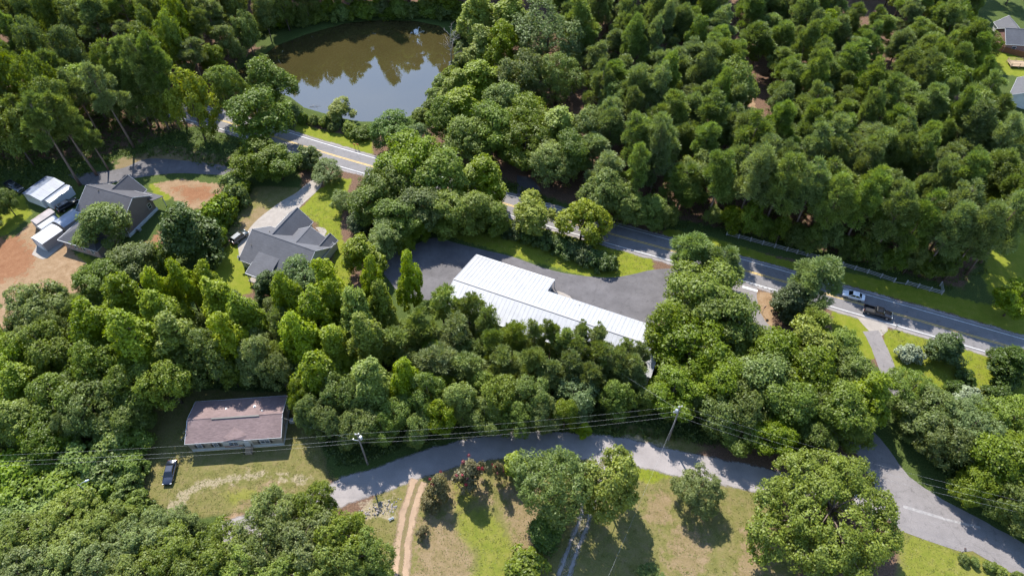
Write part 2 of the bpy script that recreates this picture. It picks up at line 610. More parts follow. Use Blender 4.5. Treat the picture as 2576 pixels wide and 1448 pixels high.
WORN = [
    [(1690, 1330), (1760, 1320), (1790, 1400), (1740, 1470), (1680, 1430)],
    [(1262, 1220), (1350, 1210), (1385, 1330), (1360, 1440), (1295, 1400), (1280, 1310)],
    [(1050, 1300), (1140, 1290), (1190, 1400), (1180, 1500), (1040, 1500)],
    [(290, 405), (420, 365), (540, 390), (610, 400), (560, 420), (300, 445)],
    [(610, 545), (660, 520), (690, 540), (640, 580), (590, 600)],
    [(1090, 1180), (1200, 1190), (1240, 1260), (1150, 1280), (1080, 1250)],
    [(1640, 1230), (1690, 1240), (1680, 1330), (1620, 1300)],
    [(1870, 1330), (1960, 1300), (1950, 1450), (1850, 1480)],
    [(2400, 1400), (2480, 1420), (2560, 1470), (2420, 1460)],
    [(560, 1230), (700, 1215), (720, 1260), (600, 1280)],
]
PALE = [
    [(455, 1235), (500, 1212), (590, 1196), (660, 1186), (690, 1194), (620, 1206), (540, 1218), (475, 1245), (450, 1300), (415, 1300), (430, 1262)],
    [(690, 1190), (760, 1196), (800, 1215), (770, 1215), (700, 1204)],
    [(905, 1262), (985, 1252), (990, 1300), (920, 1300)],
    [(1560, 1085), (1640, 1105), (1700, 1130), (1640, 1128), (1575, 1112)],
]
WEED = [
    [(-200, 400), (240, 400), (460, 320), (740, 300), (760, 480), (560, 640), (520, 760), (900, 740), (980, 640), (960, 440), (1200, 430), (1560, 560),
     (1500, 700), (1650, 900), (1900, 830), (2300, 950), (2600, 1080), (2600, 1420), (2300, 1250), (2190, 1120), (1500, 1110), (1000, 1170), (850, 1240),
     (780, 1080), (500, 980), (380, 1010), (340, 1260), (900, 1330), (900, 1600), (-200, 1600)],
    [(1640, 575), (2000, 655), (2420, 770), (2700, 850), (2700, 780), (2400, 720), (2000, 610), (1660, 540)],
    [(2440, 400), (2700, 400), (2700, 780), (2400, 760), (2480, 620)],
    [(640, 20), (1180, 20), (1180, 60), (640, 120)],
    [(2430, -80), (2760, -80), (2760, 420), (2470, 420), (2420, 200)],
    [(540, 180), (640, 130), (760, 60), (960, 26), (1130, 36), (1190, 90), (1190, 190), (1110, 280), (1040, 330), (900, 330), (740, 300), (640, 240)],
]


def axis_pts(a, b, step, lo, hi):
    core = np.arange(a, b + step, step)
    g1, x, s = [], a, step
    while x > lo:
        s *= 1.5
        x -= s
        g1.append(x)
    g2, x, s = [], core[-1], step
    while x < hi:
        s *= 1.5
        x += s
        g2.append(x)
    return np.array(g1[::-1] + list(core) + g2)


gx = axis_pts(-190, 190, 0.9, -4000, 4000)
gy = axis_pts(28, 245, 0.9, -3000, 5000)
GX, GY = np.meshgrid(gx, gy)
sdp = poly_sd(POND_G, GX, GY)


def smooth(a, b, x):
    t = np.clip((x - a) / (b - a), 0, 1)
    return t * t * (3 - 2 * t)


rngg = np.random.default_rng(5)
GZ = -1.3 * smooth(-0.2, 3.5, sdp)
nx_, ny_ = len(gx), len(gy)
gv = np.stack([GX, GY, GZ], -1).reshape(-1, 3)
ii = np.arange(nx_ * ny_).reshape(ny_, nx_)
gq = np.stack([ii[:-1, :-1], ii[:-1, 1:], ii[1:, 1:], ii[1:, :-1]], -1).reshape(-1, 4)
gme = bpy.data.meshes.new("ground")
gme.vertices.add(len(gv))
gme.vertices.foreach_set("co", gv.astype(np.float32).ravel())
gme.loops.add(gq.size)
gme.loops.foreach_set("vertex_index", gq.astype(np.int32).ravel())
gme.polygons.add(len(gq))
gme.polygons.foreach_set("loop_start", np.arange(0, gq.size, 4, dtype=np.int32))
gme.polygons.foreach_set("use_smooth", np.ones(len(gq), bool))
gme.update(calc_edges=True)


def mask(polys, soft):
    m = np.zeros(GX.shape)
    for p in polys:
        m = np.maximum(m, smooth(-soft, soft, poly_sd(gp(p), GX, GY)))
    return m


for nm, polys, soft in (("lawn", LAWN, 2.2), ("dry", DRY, 3.0), ("dirt", DIRT, 1.8), ("red", RED, 5.0), ("worn", WORN, 5.0), ("pale", PALE, 2.4), ("lawn2", LAWN2, 4.5), ("weed", WEED, 4.0)):
    a = gme.attributes.new(nm, 'FLOAT', 'POINT')
    a.data.foreach_set("value", mask(polys, soft).astype(np.float32).ravel())

gm, nt, b = new_mat("ground_cover")


def gattr(n):
    a = nt.nodes.new("ShaderNodeAttribute")
    a.attribute_name = n
    return a.outputs["Fac"]


n_big = noise(nt, 0.09, 5, 0.65, coord="Object").outputs[0]
n_mid = noise(nt, 0.6, 5, 0.7, coord="Object").outputs[0]
n_fine = noise(nt, 3.5, 4, 0.75, coord="Object").outputs[0]
n_mid2 = noise(nt, 0.35, 4, 0.65, coord="Generated").outputs[0]


def edge(maskv, w=0.9, src=None):
    """Mask with a ragged border."""
    x = mth(nt, 'ADD', maskv, mth(nt, 'MULTIPLY', mth(nt, 'SUBTRACT', src if src is not None else n_mid, 0.5), w))
    r = nt.nodes.new("ShaderNodeMapRange")
    r.interpolation_type = 'SMOOTHSTEP'
    r.inputs[1].default_value = 0.38
    r.inputs[2].default_value = 0.62
    nt.links.new(x, r.inputs[0])
    return mth(nt, 'MULTIPLY', r.outputs[0], mth(nt, 'GREATER_THAN', maskv, 0.02))


litter = ramp(nt, n_fine, [(0.25, (0.0528, 0.0352, 0.0229)), (0.5, (0.11, 0.0669, 0.044)), (0.78, (0.176, 0.1144, 0.081))]).outputs[0]
weedc = ramp(nt, n_fine, [(0.25, (0.0194, 0.0317, 0.0088)), (0.55, (0.0528, 0.0748, 0.0176)), (0.8, (0.0968, 0.1012, 0.0334))]).outputs[0]
lawnc = ramp(nt, n_mid, [(0.25, (0.088, 0.1188, 0.0106)), (0.5, (0.1276, 0.1452, 0.0141)), (0.78, (0.1672, 0.1628, 0.0299))]).outputs[0]
dryc = ramp(nt, n_mid, [(0.25, (0.081, 0.088, 0.0194)), (0.5, (0.1276, 0.1144, 0.0396)), (0.75, (0.1672, 0.1276, 0.0634))]).outputs[0]
dirtc = ramp(nt, n_mid, [(0.25, (0.145, 0.092, 0.050)), (0.5, (0.205, 0.136, 0.078)), (0.78, (0.265, 0.190, 0.122))]).outputs[0]
redc = ramp(nt, n_mid, [(0.3, (0.145, 0.062, 0.030)), (0.7, (0.20, 0.098, 0.050))]).outputs[0]
c = mixc(nt, edge(gattr("weed"), 0.8), litter, weedc)
c = mixc(nt, edge(gattr("dry"), 0.7, n_big), c, dryc)
wornc = ramp(nt, n_mid, [(0.25, (0.132, 0.0986, 0.0458)), (0.5, (0.176, 0.1232, 0.0704)), (0.78, (0.22, 0.1584, 0.1038))]).outputs[0]
c = mixc(nt, mth(nt, 'MULTIPLY', edge(gattr("worn"), 1.3), 0.75), c, wornc)
c = mixc(nt, mth(nt, 'MULTIPLY', edge(gattr("lawn2"), 1.2), 0.7), c, lawnc)
c = mixc(nt, edge(gattr("lawn"), 1.0), c, lawnc)
palec = ramp(nt, n_fine, [(0.25, (0.17, 0.135, 0.085)), (0.5, (0.25, 0.205, 0.14)), (0.78, (0.33, 0.285, 0.21))]).outputs[0]
c = mixc(nt, mth(nt, 'MULTIPLY', edge(gattr("pale"), 1.9), 0.7), c, palec)
c = mixc(nt, edge(gattr("dirt"), 1.5), c, dirtc)
c = mixc(nt, mth(nt, 'MULTIPLY', edge(gattr("red"), 1.7), 0.9), c, redc)
grain = ramp(nt, n_fine, [(0.25, (0.72,) * 3), (0.75, (1.22,) * 3)]).outputs[0]
c = mixc(nt, 1.0, c, grain, 'MULTIPLY')
nt.links.new(c, b.inputs["Base Color"])
b.inputs["Roughness"].default_value = 0.95
b.inputs["Specular IOR Level"].default_value = 0.1
bump(nt, b, n_fine, 0.6, 0.12)
gme.materials.append(gm)
ground = link(bpy.data.objects.new("ground", gme))
tag(ground, "flat ground of lawn, dry grass, orange dirt and leaf litter", None, kind="structure")

# pond
wm, nt, b = new_mat("pond_water")
nw = noise(nt, 0.05, 3, 0.5, coord="Object")
r = ramp(nt, nw.outputs[0], [(0.3, (0.034, 0.028, 0.010)), (0.7, (0.044, 0.036, 0.013))])
nt.links.new(r.outputs[0], b.inputs["Base Color"])
b.inputs["Roughness"].default_value = 0.015
b.inputs["IOR"].default_value = 1.62
b.inputs["Specular IOR Level"].default_value = 1.0
b.inputs["Specular Tint"].default_value = (0.84, 0.94, 1.0, 1)
nf = noise(nt, 1.3, 3, 0.5, coord="Object")
bump(nt, b, nf.outputs[0], 0.06, 0.02)
pc = Vector((sum(p[0] for p in POND_G) / len(POND_G), sum(p[1] for p in POND_G) / len(POND_G)))
big = [pc + (Vector(p) - pc) * 1.06 for p in POND_G]
mb = MB()
mb.add([(p.x, p.y, -0.22) for p in big], [tuple(range(len(big)))])
pond = mb.build("pond_water", wm)
tag(pond, "murky brown pond reflecting trees and sky", None, kind="structure")


# ------------------------------------------------------------------ roads
def spline(pts, step=1.5):
    P = [Vector((p[0], p[1])) for p in pts]
    P = [P[0] * 2 - P[1]] + P + [P[-1] * 2 - P[-2]]
    out = []
    for i in range(1, len(P) - 2):
        p0, p1, p2, p3 = P[i - 1], P[i], P[i + 1], P[i + 2]
        n = max(2, int((p2 - p1).length / step))
        for k in range(n):
            t = k / n
            out.append(0.5 * ((2 * p1) + (p2 - p0) * t + (2 * p0 - 5 * p1 + 4 * p2 - p3) * t * t + (3 * p1 - p0 - 3 * p2 + p3) * t ** 3))
    out.append(P[-2])
    return out


def normals2(cl):
    out = []
    for i in range(len(cl)):
        d = (cl[min(i + 1, len(cl) - 1)] - cl[max(i - 1, 0)]).normalized()
        out.append(Vector((-d.y, d.x)))
    return out


def ribbon(name, cl, o0, o1, z, mat, parent=None, jitter=0.0, seed=1, across=1):
    """Strip along a centre line; stores the distance to its edge for ragged borders."""
    rnd = random.Random(seed)
    N = normals2(cl)
    vs, fs, ed, ac = [], [], [], []
    m = across + 1
    for p, n in zip(cl, N):
        a, b_ = o0 + rnd.uniform(-jitter, jitter), o1 + rnd.uniform(-jitter, jitter)
        for k in range(m):
            o = a + (b_ - a) * k / across
            vs.append((p.x + n.x * o, p.y + n.y * o, z))
            ed.append(min(o - a, b_ - o))
            ac.append((o - (a + b_) / 2))
    for i in range(len(cl) - 1):
        for k in range(across):
            fs.append((m * i + k, m * (i + 1) + k, m * (i + 1) + k + 1, m * i + k + 1))
    me = bpy.data.meshes.new(name)
    me.from_pydata(vs, [], fs)
    me.materials.append(mat)
    if len(me.polygons) and me.polygons[0].normal.z < 0:
        me.flip_normals()
    me.attributes.new("edge", 'FLOAT', 'POINT').data.foreach_set("value", ed)
    me.attributes.new("across", 'FLOAT', 'POINT').data.foreach_set("value", ac)
    return link(bpy.data.objects.new(name, me), parent)


def worn_edges(m, width=0.5, wob=1.1, strip=None, scale=1.1):
    """Let the surface fray out at its borders (and along a grassy middle strip)."""
    nt = m.node_tree
    b = nt.nodes["Principled BSDF"]
    e = nt.nodes.new("ShaderNodeAttribute")
    e.attribute_name = "edge"
    n = noise(nt, scale, 5, 0.7, coord="Object")
    a = mth(nt, 'DIVIDE', mth(nt, 'ADD', e.outputs["Fac"], mth(nt, 'MULTIPLY', mth(nt, 'SUBTRACT', n.outputs[0], 0.62), wob)), width, True)
    if strip:
        x = nt.nodes.new("ShaderNodeAttribute")
        x.attribute_name = "across"
        n2 = noise(nt, 0.9, 5, 0.7, coord="Object")
        d = mth(nt, 'ADD', mth(nt, 'ABSOLUTE', x.outputs["Fac"]), mth(nt, 'MULTIPLY', mth(nt, 'SUBTRACT', n2.outputs[0], 0.5), 0.9))
        a = mth(nt, 'MULTIPLY', a, mth(nt, 'ADD', mth(nt, 'DIVIDE', mth(nt, 'SUBTRACT', d, strip), 0.25, True), 0.25, True))
    nt.links.new(a, b.inputs["Alpha"])


road_px = [(-120, 110), (120, 185), (300, 233), (475, 281), (560, 304), (650, 331), (730, 357), (800, 379), (909, 411), (1100, 465), (1300, 521),
           (1536, 588), (1649, 619), (1877, 681), (2134, 755), (2350, 817), (2576, 882), (2900, 976)]
RCL = spline(gp(road_px))
road = ribbon("main_road", RCL, -3.95, 3.95, 0.03, M['asphalt'], None, 0.08)
tag(road, "two-lane asphalt main road crossing diagonally with yellow centre lines", None, kind="structure")
worn_edges(M['gravel'])
shoulder = ribbon("road_shoulder", RCL, -4.9, 4.9, 0.012, M['gravel'], None, 0.2, 3, 6)
tag(shoulder, "thin gravelly shoulder along both sides of the main road", None, kind="structure")
for o in (-0.26, 0.12):
    ribbon("center_line", RCL, o, o + 0.14, 0.036, M['yellow_paint'], road)
for o in (-3.42, 3.26):
    ribbon("edge_line", RCL, o, o + 0.16, 0.036, M['white_paint'], road)

side_px = [(1868, 700), (1866, 745), (1885, 805), (1960, 895), (2094, 1045), (2182, 1118), (2222, 1178), (2278, 1238), (2360, 1292), (2470, 1352), (2600, 1425), (2760, 1510)]
SCL = spline(gp(side_px))
side = ribbon("side_road", SCL, -3.3, 3.3, 0.022, M['side_asphalt'], None, 0.12, 5)
tag(side, "pale old asphalt side road running to the lower right corner", None, kind="structure")
# widened junction of the side road
mb = MB()
jn = gp([(2186, 1180), (2200, 1225), (2235, 1300), (2260, 1332), (2330, 1358), (2420, 1388), (2490, 1380), (2400, 1310), (2300, 1250), (2230, 1180)])
mb.add([(p[0], p[1], 0.0265) for p in jn], [tuple(range(len(jn)))])
o = mb.build("road_junction", M['side_asphalt'])
tag(o, "flared asphalt junction where the gravel lane meets the side road", None, kind="structure")


def paint_bar(name, a, b_, w, mat, parent, z=0.036):
    a, b_ = at(*a), at(*b_)
    d = (b_ - a).normalized()
    n = Vector((-d.y, d.x, 0)) * w / 2
    q = [a - n, b_ - n, b_ + n, a + n]
    mb = MB()
    mb.add([(p.x, p.y, z) for p in q], [(0, 1, 2, 3)])
    return mb.build(name, mat, parent)


paint_bar("stop_bar", (1868, 721), (1906, 732), 0.62, M['white_paint'], side, 0.046)
paint_bar("stop_bar", (2272, 1273), (2372, 1303), 0.55, M['white_paint_old'], side)
paint_bar("stop_bar", (2372, 1304), (2466, 1326), 0.45, M['white_paint_old'], side)
for i in range(5):
    t0 = i / 5
    paint_bar("lane_dash", (1884 + t0 * 62, 713 + t0 * 17), (1892 + t0 * 62, 715.2 + t0 * 17), 0.14, M['white_paint'], road, 0.042)

grav_px = [(560, 1345), (700, 1305), (800, 1265), (870, 1232), (950, 1207), (1060, 1168), (1180, 1135), (1300, 1118), (1450, 1119), (1580, 1136),
           (1700, 1163), (1850, 1194), (1960, 1216), (2100, 1240), (2240, 1275)]
GCL = spline(gp(grav_px))
grav = ribbon("gravel_lane", GCL, -3.0, 3.0, 0.016, M['gravel'], None, 0.2, 7, 6)
tag(grav, "pale grey gravel lane curving under the power lines", None, kind="structure")

M['track'] = asphalt("sandy_track", (0.263, 0.183, 0.121), 0.95, 0.2, 0)
tcl = spline(gp([(1056, 1208), (1050, 1222), (1033, 1270), (1018, 1340), (1010, 1400), (1004, 1470), (1000, 1530)]))
worn_edges(M['track'], 0.6, 1.3, 0.28)
o = ribbon("dirt_driveway", tcl, -2.0, 2.0, 0.020, M['track'], None, 0.18, 9, 10)
tag(o, "orange dirt driveway with a grassy middle strip at the bottom", None, kind="structure")
M['track_grey'] = asphalt("grey_wheel_tracks", (0.215, 0.195, 0.185), 0.95, 0.2, 0)
worn_edges(M['track_grey'], 0.5, 1.2, 0.42)
tcl2 = spline(gp([(1520, 1140), (1500, 1210), (1478, 1280), (1450, 1360), (1425, 1430), (1395, 1510)]))
o = ribbon("gravel_track", tcl2, -1.5, 1.5, 0.020, M['track_grey'], None, 0.16, 11, 10)
tag(o, "grey twin wheel tracks of a gravel drive between the bottom trees", None, kind="structure")


def sheet(name, pts, z, mat, label):
    g_ = spline(gp(pts + [pts[0]]), 1.2)[:-1]
    mb = MB()
    mb.add([(p.x, p.y, z) for p in g_], [tuple(range(len(g_)))])
    o = mb.build(name, mat)
    if o.data.polygons[0].normal.z < 0:
        o.data.flip_normals()
    return tag(o, label, None, kind="structure")


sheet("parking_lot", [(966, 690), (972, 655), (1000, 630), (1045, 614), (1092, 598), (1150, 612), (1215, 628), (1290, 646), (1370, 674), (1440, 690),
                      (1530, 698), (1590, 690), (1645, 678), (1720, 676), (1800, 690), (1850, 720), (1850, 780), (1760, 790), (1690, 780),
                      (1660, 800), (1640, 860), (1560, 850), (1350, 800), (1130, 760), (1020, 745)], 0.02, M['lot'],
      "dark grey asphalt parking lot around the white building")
sheet("concrete_driveway", [(598, 618), (640, 560), (700, 512), (745, 485), (772, 462), (795, 448), (812, 455), (800, 478), (760, 515), (735, 545), (700, 580), (660, 640), (610, 660)], 0.018, M['concrete'],
      "pale concrete driveway beside the grey house")
sheet("garden_walk", [(793, 572), (812, 572), (822, 582), (812, 598), (800, 600), (806, 588)], 0.024, M['concrete'], "curved concrete walk at the grey house front")
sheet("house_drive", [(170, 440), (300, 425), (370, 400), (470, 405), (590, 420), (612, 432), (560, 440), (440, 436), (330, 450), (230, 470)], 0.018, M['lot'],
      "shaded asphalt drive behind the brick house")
sheet("concrete_apron", [(2150, 792), (2232, 818), (2222, 842), (2204, 846), (2180, 826)], 0.020, M['concrete'], "pale concrete apron of the drive on the right")
dcl = spline(gp([(2190, 832), (2206, 862), (2218, 890), (2232, 925), (2250, 970), (2290, 1000), (2400, 1040)]))
o = ribbon("asphalt_drive", dcl, -1.7, 1.7, 0.024, M['side_asphalt'], None, 0.1, 14)
tag(o, "narrow asphalt drive leaving the main road on the right", None, kind="structure")
sheet("carport_slab", [(80, 640), (110, 590), (140, 575), (170, 600), (130, 640), (108, 652)], 0.02, M['concrete'], "concrete slab under the white sheds")
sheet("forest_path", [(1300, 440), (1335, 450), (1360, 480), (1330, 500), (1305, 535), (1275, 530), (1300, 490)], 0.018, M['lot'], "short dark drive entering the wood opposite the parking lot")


# ------------------------------------------------------------------ houses
def gable(house, axis, a0, a1, b0, b1, ze, zr, wall, roof, oh=0.35, t=0.14, zb=0.0, ridge=None, trim=None, ends=(1, 1), name="roof", rake=0.3):
    """Gabled block: ridge along `axis`; a along the ridge, b across. Walls and two roof slopes with thickness."""
    bm_ = (b0 + b1) / 2 if ridge is None else ridge
    P = (lambda a, b_, z: (a, b_, z)) if axis == 'x' else (lambda a, b_, z: (b_, a, z))
    if wall is not None:
        mb = MB()
        v = [P(a, b_, z) for a in (a0, a1) for b_, z in ((b0, zb), (b1, zb), (b1, ze), (bm_, zr), (b0, ze))]
        mb.add(v, [(0, 1, 2, 3, 4), (9, 8, 7, 6, 5), (0, 4, 9, 5), (1, 6, 7, 2), (2, 7, 8, 3), (3, 8, 9, 4), (0, 5, 6, 1)])
        w = mb.build("wall", wall, house)
        me = w.data
        import bmesh
        bm = bmesh.new()
        bm.from_mesh(me)
        bmesh.ops.recalc_face_normals(bm, faces=bm.faces)
        bm.to_mesh(me)
        bm.free()
    mr = MB()
    s0, s1 = (zr - ze) / (bm_ - b0), (zr - ze) / (b1 - bm_)
    A0, A1 = a0 - rake * ends[0], a1 + rake * ends[1]
    up = 0.05 + t
    q0 = [P(A0, b0 - oh, ze - s0 * oh + up), P(A1, b0 - oh, ze - s0 * oh + up), P(A1, bm_, zr + up), P(A0, bm_, zr + up)]
    q1 = [P(A0, bm_, zr + up), P(A1, bm_, zr + up), P(A1, b1 + oh, ze - s1 * oh + up), P(A0, b1 + oh, ze - s1 * oh + up)]
    mr.slab(q0, t).slab(q1, t)
    # ridge cap
    c0, c1 = Vector(P(A0, bm_, zr + up)), Vector(P(A1, bm_, zr + up))
    mr.bar(c0 + Vector((0, 0, .01)), c1 + Vector((0, 0, .01)), 0.22, 0.05)
    r_ = mr.build(name, roof, house)
    if trim is not None:
        mt = MB()
        for q, (i, j) in ((q0, (0, 1)), (q1, (3, 2))):
            p0, p1 = Vector(q[i]), Vector(q[j])
            mt.bar(p0 - Vector((0, 0, t * .6)), p1 - Vector((0, 0, t * .6)), 0.07, 0.17)
        for q in (q0, q1):
            for (i, j), e in (((0, 3), 0), ((1, 2), 1)):
                if ends[e]:
                    p0, p1 = Vector(q[i]), Vector(q[j])
                    mt.bar(p0 - Vector((0, 0, t * .55)), p1 - Vector((0, 0, t * .55)), 0.06, 0.16)
        mt.build("fascia", trim, r_)
    return r_


def window(house, pos, face, w, h, frame, glass, shutter=None, name="window", cols=1):
    """pos: centre on the wall; face: outward direction ('-y','+y','+x','-x')."""
    n = {'-y': Vector((0, -1, 0)), '+y': Vector((0, 1, 0)), '+x': Vector((1, 0, 0)), '-x': Vector((-1, 0, 0))}[face]
    t = Vector((-n.y, n.x, 0))
    u = Vector((0, 0, 1))
    Mx = Matrix((t, n, u)).transposed()
    p = Vector(pos)
    mb = MB()
    fw = 0.09
    mb.box(p + n * .05 + u * (h / 2), (w + fw, 0.1, fw), M=Mx).box(p + n * .05 - u * (h / 2), (w + fw, 0.1, fw), M=Mx)
    for k in range(cols + 1):
        mb.box(p + n * .05 + t * (-w / 2 + w * k / cols), (fw, 0.1, h - fw), M=Mx)
    mb.box(p + n * .045, (w - fw, 0.07, 0.06), M=Mx)
    o = mb.build(name, frame, house)
    mg = MB()
    mg.box(p + n * .02, (w, 0.03, h), M=Mx)
    mg.build("pane", glass, o)
    if shutter:
        for s in (-1, 1):
            ms = MB()
            ms.box(p + n * .04 + t * s * (w / 2 + .28), (.36, .05, h + .1), M=Mx)
            ms.build("shutter", shutter, o)
    return o


def door(house, pos, face, w, h, mat, trim):
    n = {'-y': Vector((0, -1, 0)), '+y': Vector((0, 1, 0)), '+x': Vector((1, 0, 0)), '-x': Vector((-1, 0, 0))}[face]
    t = Vector((-n.y, n.x, 0))
    Mx = Matrix((t, n, Vector((0, 0, 1)))).transposed()
    p = Vector(pos)
    mb = MB()
    mb.box(p + n * .03 + Vector((0, 0, h / 2)), (w, .06, h), M=Mx)
    o = mb.build("door", mat, house)
    mt = MB()
    for s in (-1, 1):
        mt.box(p + n * .05 + t * s * (w / 2 + .06) + Vector((0, 0, h / 2)), (.11, .1, h), M=Mx)
    mt.box(p + n * .05 + Vector((0, 0, h + .06)), (w + .24, .1, .12), M=Mx)
    mt.build("frame", trim, o)
    mk = MB()
    mk.box(p + n * .09 + t * (w / 2 - .1) + Vector((0, 0, 1.0)), (.06, .08, .12), M=Mx)
    mk.build("handle", M['steel'], o)
    return o


def vent_pipe(house, x, y, z, h=0.5, r=0.07, mat=None, name="vent_pipe"):
    mb = MB()
    mb.tube([(x, y, z - .2), (x, y, z + h)], r, 8)
    mb.tube([(x, y, z + .02), (x, y, z + .06)], r * 2, 8)
    return mb.build(name, mat or M['dark_trim'], house)


def frame_at(name, o, d):
    return empty(name, (o[0], o[1], 0), math.atan2(d[1], d[0]))


# --- white metal-roofed building (L shape)
W = frame_at("metal_building", (-12.9, 99.25), (0.9170, -0.3990))
tag(W, "long L-shaped building with white ribbed metal roof beside the parking lot", "building")
ZR, SL = 5.4, 0.262


def wz(n):
    return ZR - SL * abs(n)


x0, x1, xm = 0.5, 46.5, 19.7
mb = MB()
mb.prism([(x0, -6.0), (x1, -6.0), (x1, 6.0), (xm - .3, 6.0), (xm - .3, 10.6), (x0, 10.6)], 0, 2.55)
mb.build("wall", M['siding_white'], W)
mb = MB()
for xa in (x0, x1):
    mb.add([(xa, -6, 2.4), (xa, 6, 2.4), (xa, 6, wz(6) - .1), (xa, 0, ZR - .1), (xa, -6, wz(6) - .1)], [(0, 1, 2, 3, 4)])
mb.add([(x1, -6, 2.4), (x0, -6, 2.4), (x0, -6, wz(6) - .1), (x1, -6, wz(6) - .1)], [(0, 1, 2, 3)])
mb.add([(xm - .3, 6, 2.4), (x1, 6, 2.4), (x1, 6, wz(6) - .1), (xm - .3, 6, wz(6) - .1)], [(0, 1, 2, 3)])
mb.add([(xm - .3, 6, 2.4), (xm - .3, 10.6, 2.4), (xm - .3, 10.6, wz(10.6) - .1), (xm - .3, 6, wz(6) - .1)], [(0, 1, 2, 3)])
mb.build("gable_wall", M['siding_white'], W)
mb = MB()
X0, X1 = x0 - .4, x1 + .4
mb.slab([(X0, -6.4, wz(6.4)), (X1, -6.4, wz(6.4)), (X1, 0, ZR), (X0, 0, ZR)], .1)
ro = mb.build("roof", M['roof_white'], W)
mb = MB()
mb.slab([(X0, 0, ZR), (X1, 0, ZR), (X1, 6.35, wz(6.35)), (xm + .1, 6.35, wz(6.35)), (xm + .1, 11, wz(11)), (X0, 11, wz(11))], .1)
ro2 = mb.build("roof", M['roof_white'], W)
rb = MB()
rb2 = MB()
k = 0
x = X0 + .1
while x < X1:
    rb.bar((x, -6.4, wz(6.4) + .015), (x, -.2, ZR - .035), 0.06, 0.045)
    n1 = 11 if x < xm else 6.35
    rb2.bar((x, .2, ZR - .02), (x, n1, wz(n1) + .03), 0.07, 0.05)
    x += 0.92
tag(rb.build("roof_rib", M['roof_white'], ro), kind="stuff")
tag(rb2.build("roof_rib", M['roof_white'], ro2), kind="stuff")
mb = MB()
mb.bar((X0, 0, ZR + .05), (X1, 0, ZR + .05), .34, .1)
mb.build("ridge_cap", M['shed_wall'], W)
mb = MB()
mb.bar((X0, -6.45, wz(6.4) - .06), (X1, -6.45, wz(6.4) - .06), .14, .14)
mb.build("gutter", M['white'], W)
mb = MB()
mb.bar((X0, 11.05, wz(11) - .06), (xm + .1, 11.05, wz(11) - .06), .14, .14)
mb.build("gutter", M['white'], W)
window(W, (xm - .3, 8.6, 1.5), '+x', 1.3, 1.1, M['white'], M['glass'], cols=2)
door(W, (22.2, 6.0, 0), '+y', 1.0, 2.1, M['dark_trim'], M['white'])
for xx in (26, 31, 36, 41):
    window(W, (xx, 6.0, 1.5), '+y', 1.3, 1.1, M['white'], M['glass'], cols=2)
for i, xx in enumerate((xm + .15,)):
    mb = MB()
    mb.box((xx, 10.8, 1.2), (.12, .12, 2.4))
    mb.build("post", M['white'], W)
vent_pipe(W, 27.5, 5.2, wz(5.2), .35, .12, M['white'], "roof_vent")
o = sheet("door_slab", [(1396, 735), (1405, 732), (1434, 745), (1438, 757), (1410, 750)], .034, M['concrete'], "concrete slab at the inner corner of the white building")

# --- brown-roofed manufactured house at lower left
B = frame_at("brown_roof_house", (-60.5, 60.22), (0.9966, 0.0790))
tag(B, "tan single-storey house with brown shingle roof and white skirting", "house")
mb = MB()
mb.prism([(.3, .30), (17.3, .30), (17.3, 8.72), (.3, 8.72)], 0, 0.95)
mb.build("skirting", M['siding_white'], B)
gable(B, 'x', .25, 17.35, .25, 8.85, 3.38, 4.75, M['siding_tan'], M['shingle_brown'], oh=.25, zb=.952, ridge=4.35, trim=M['white'], rake=.26)
mb = MB()     # small front dormer over the entrance
dz = 3.36
dy0, dx0, dx1, dxm = -0.02, 6.3, 11.4, 8.85
mb.slab([(dx0, dy0 + .02, dz - .05), (dxm, dy0, dz + .62), (dxm, 2.55, dz + .98), (dx0, .9, dz + .42)], .1)
mb.slab([(dxm, dy0, dz + .62), (dx1, dy0 + .02, dz - .05), (dx1, .9, dz + .42), (dxm, 2.55, dz + .98)], .1)
mb.build("entrance_gable", M['shingle_brown'], B)
mb = MB()
mb.prism([(6.5, .12), (11.9, .12), (11.9, .249), (6.5, .249)], .96, 3.12)
mb.add([(6.5, .12, 3.1), (11.2, .12, 3.1), (8.85, .12, 3.72)], [(0, 1, 2)])
mb.build("entrance_wall", M['siding_cream'], B)
mb = MB()
mb.prism([(6.6, .06), (9.95, .06), (9.95, .119), (6.6, .119)], .98, 1.72)
mb.build("brick_panel", M['brick'], B)
SH = M['dark_trim']
window(B, (2.2, .25, 2.1), '-y', .85, 1.2, M['white'], M['glass'], SH)
window(B, (5.2, .25, 2.1), '-y', .85, 1.2, M['white'], M['glass'], SH)
window(B, (8.5, .12, 2.2), '-y', 1.6, 1.2, M['white'], M['glass'], None, cols=2)
window(B, (14.2, .25, 2.1), '-y', 1.7, 1.2, M['white'], M['glass'], SH, cols=2)
window(B, (17.35, 7.2, 2.1), '+x', .7, 1.0, M['white'], M['glass'])
door(B, (10.9, .12, 1.0), '-y', .95, 2.0, M['white'], M['siding_cream'])
mb = MB()
for i in range(4):
    mb.box((10.9, -.12 - .3 * i, .46 - .115 * i), (1.3, .34, .92 - .23 * i))
mb.build("steps", M['deck'], B)
for s in (-1, 1):
    mb = MB()
    mb.bar((10.9 + s * .72, .05, .9), (10.9 + s * .72, .05, 1.9), .07)
    mb.bar((10.9 + s * .72, -1.2, .0), (10.9 + s * .72, -1.2, 1.1), .07)
    mb.bar((10.9 + s * .72, .05, 1.85), (10.9 + s * .72, -1.2, 1.08), .07)
    mb.build("railing", M['dark_trim'], B)
mb = MB()
mb.bar((4.5, 4.15, 4.97), (13.3, 4.15, 4.97), .26, .09)
mb.build("ridge_vent", M['dark_trim'], B)
vent_pipe(B, 11.9, 6.6, 4.3, .3, .14, M['white'], "roof_vent")
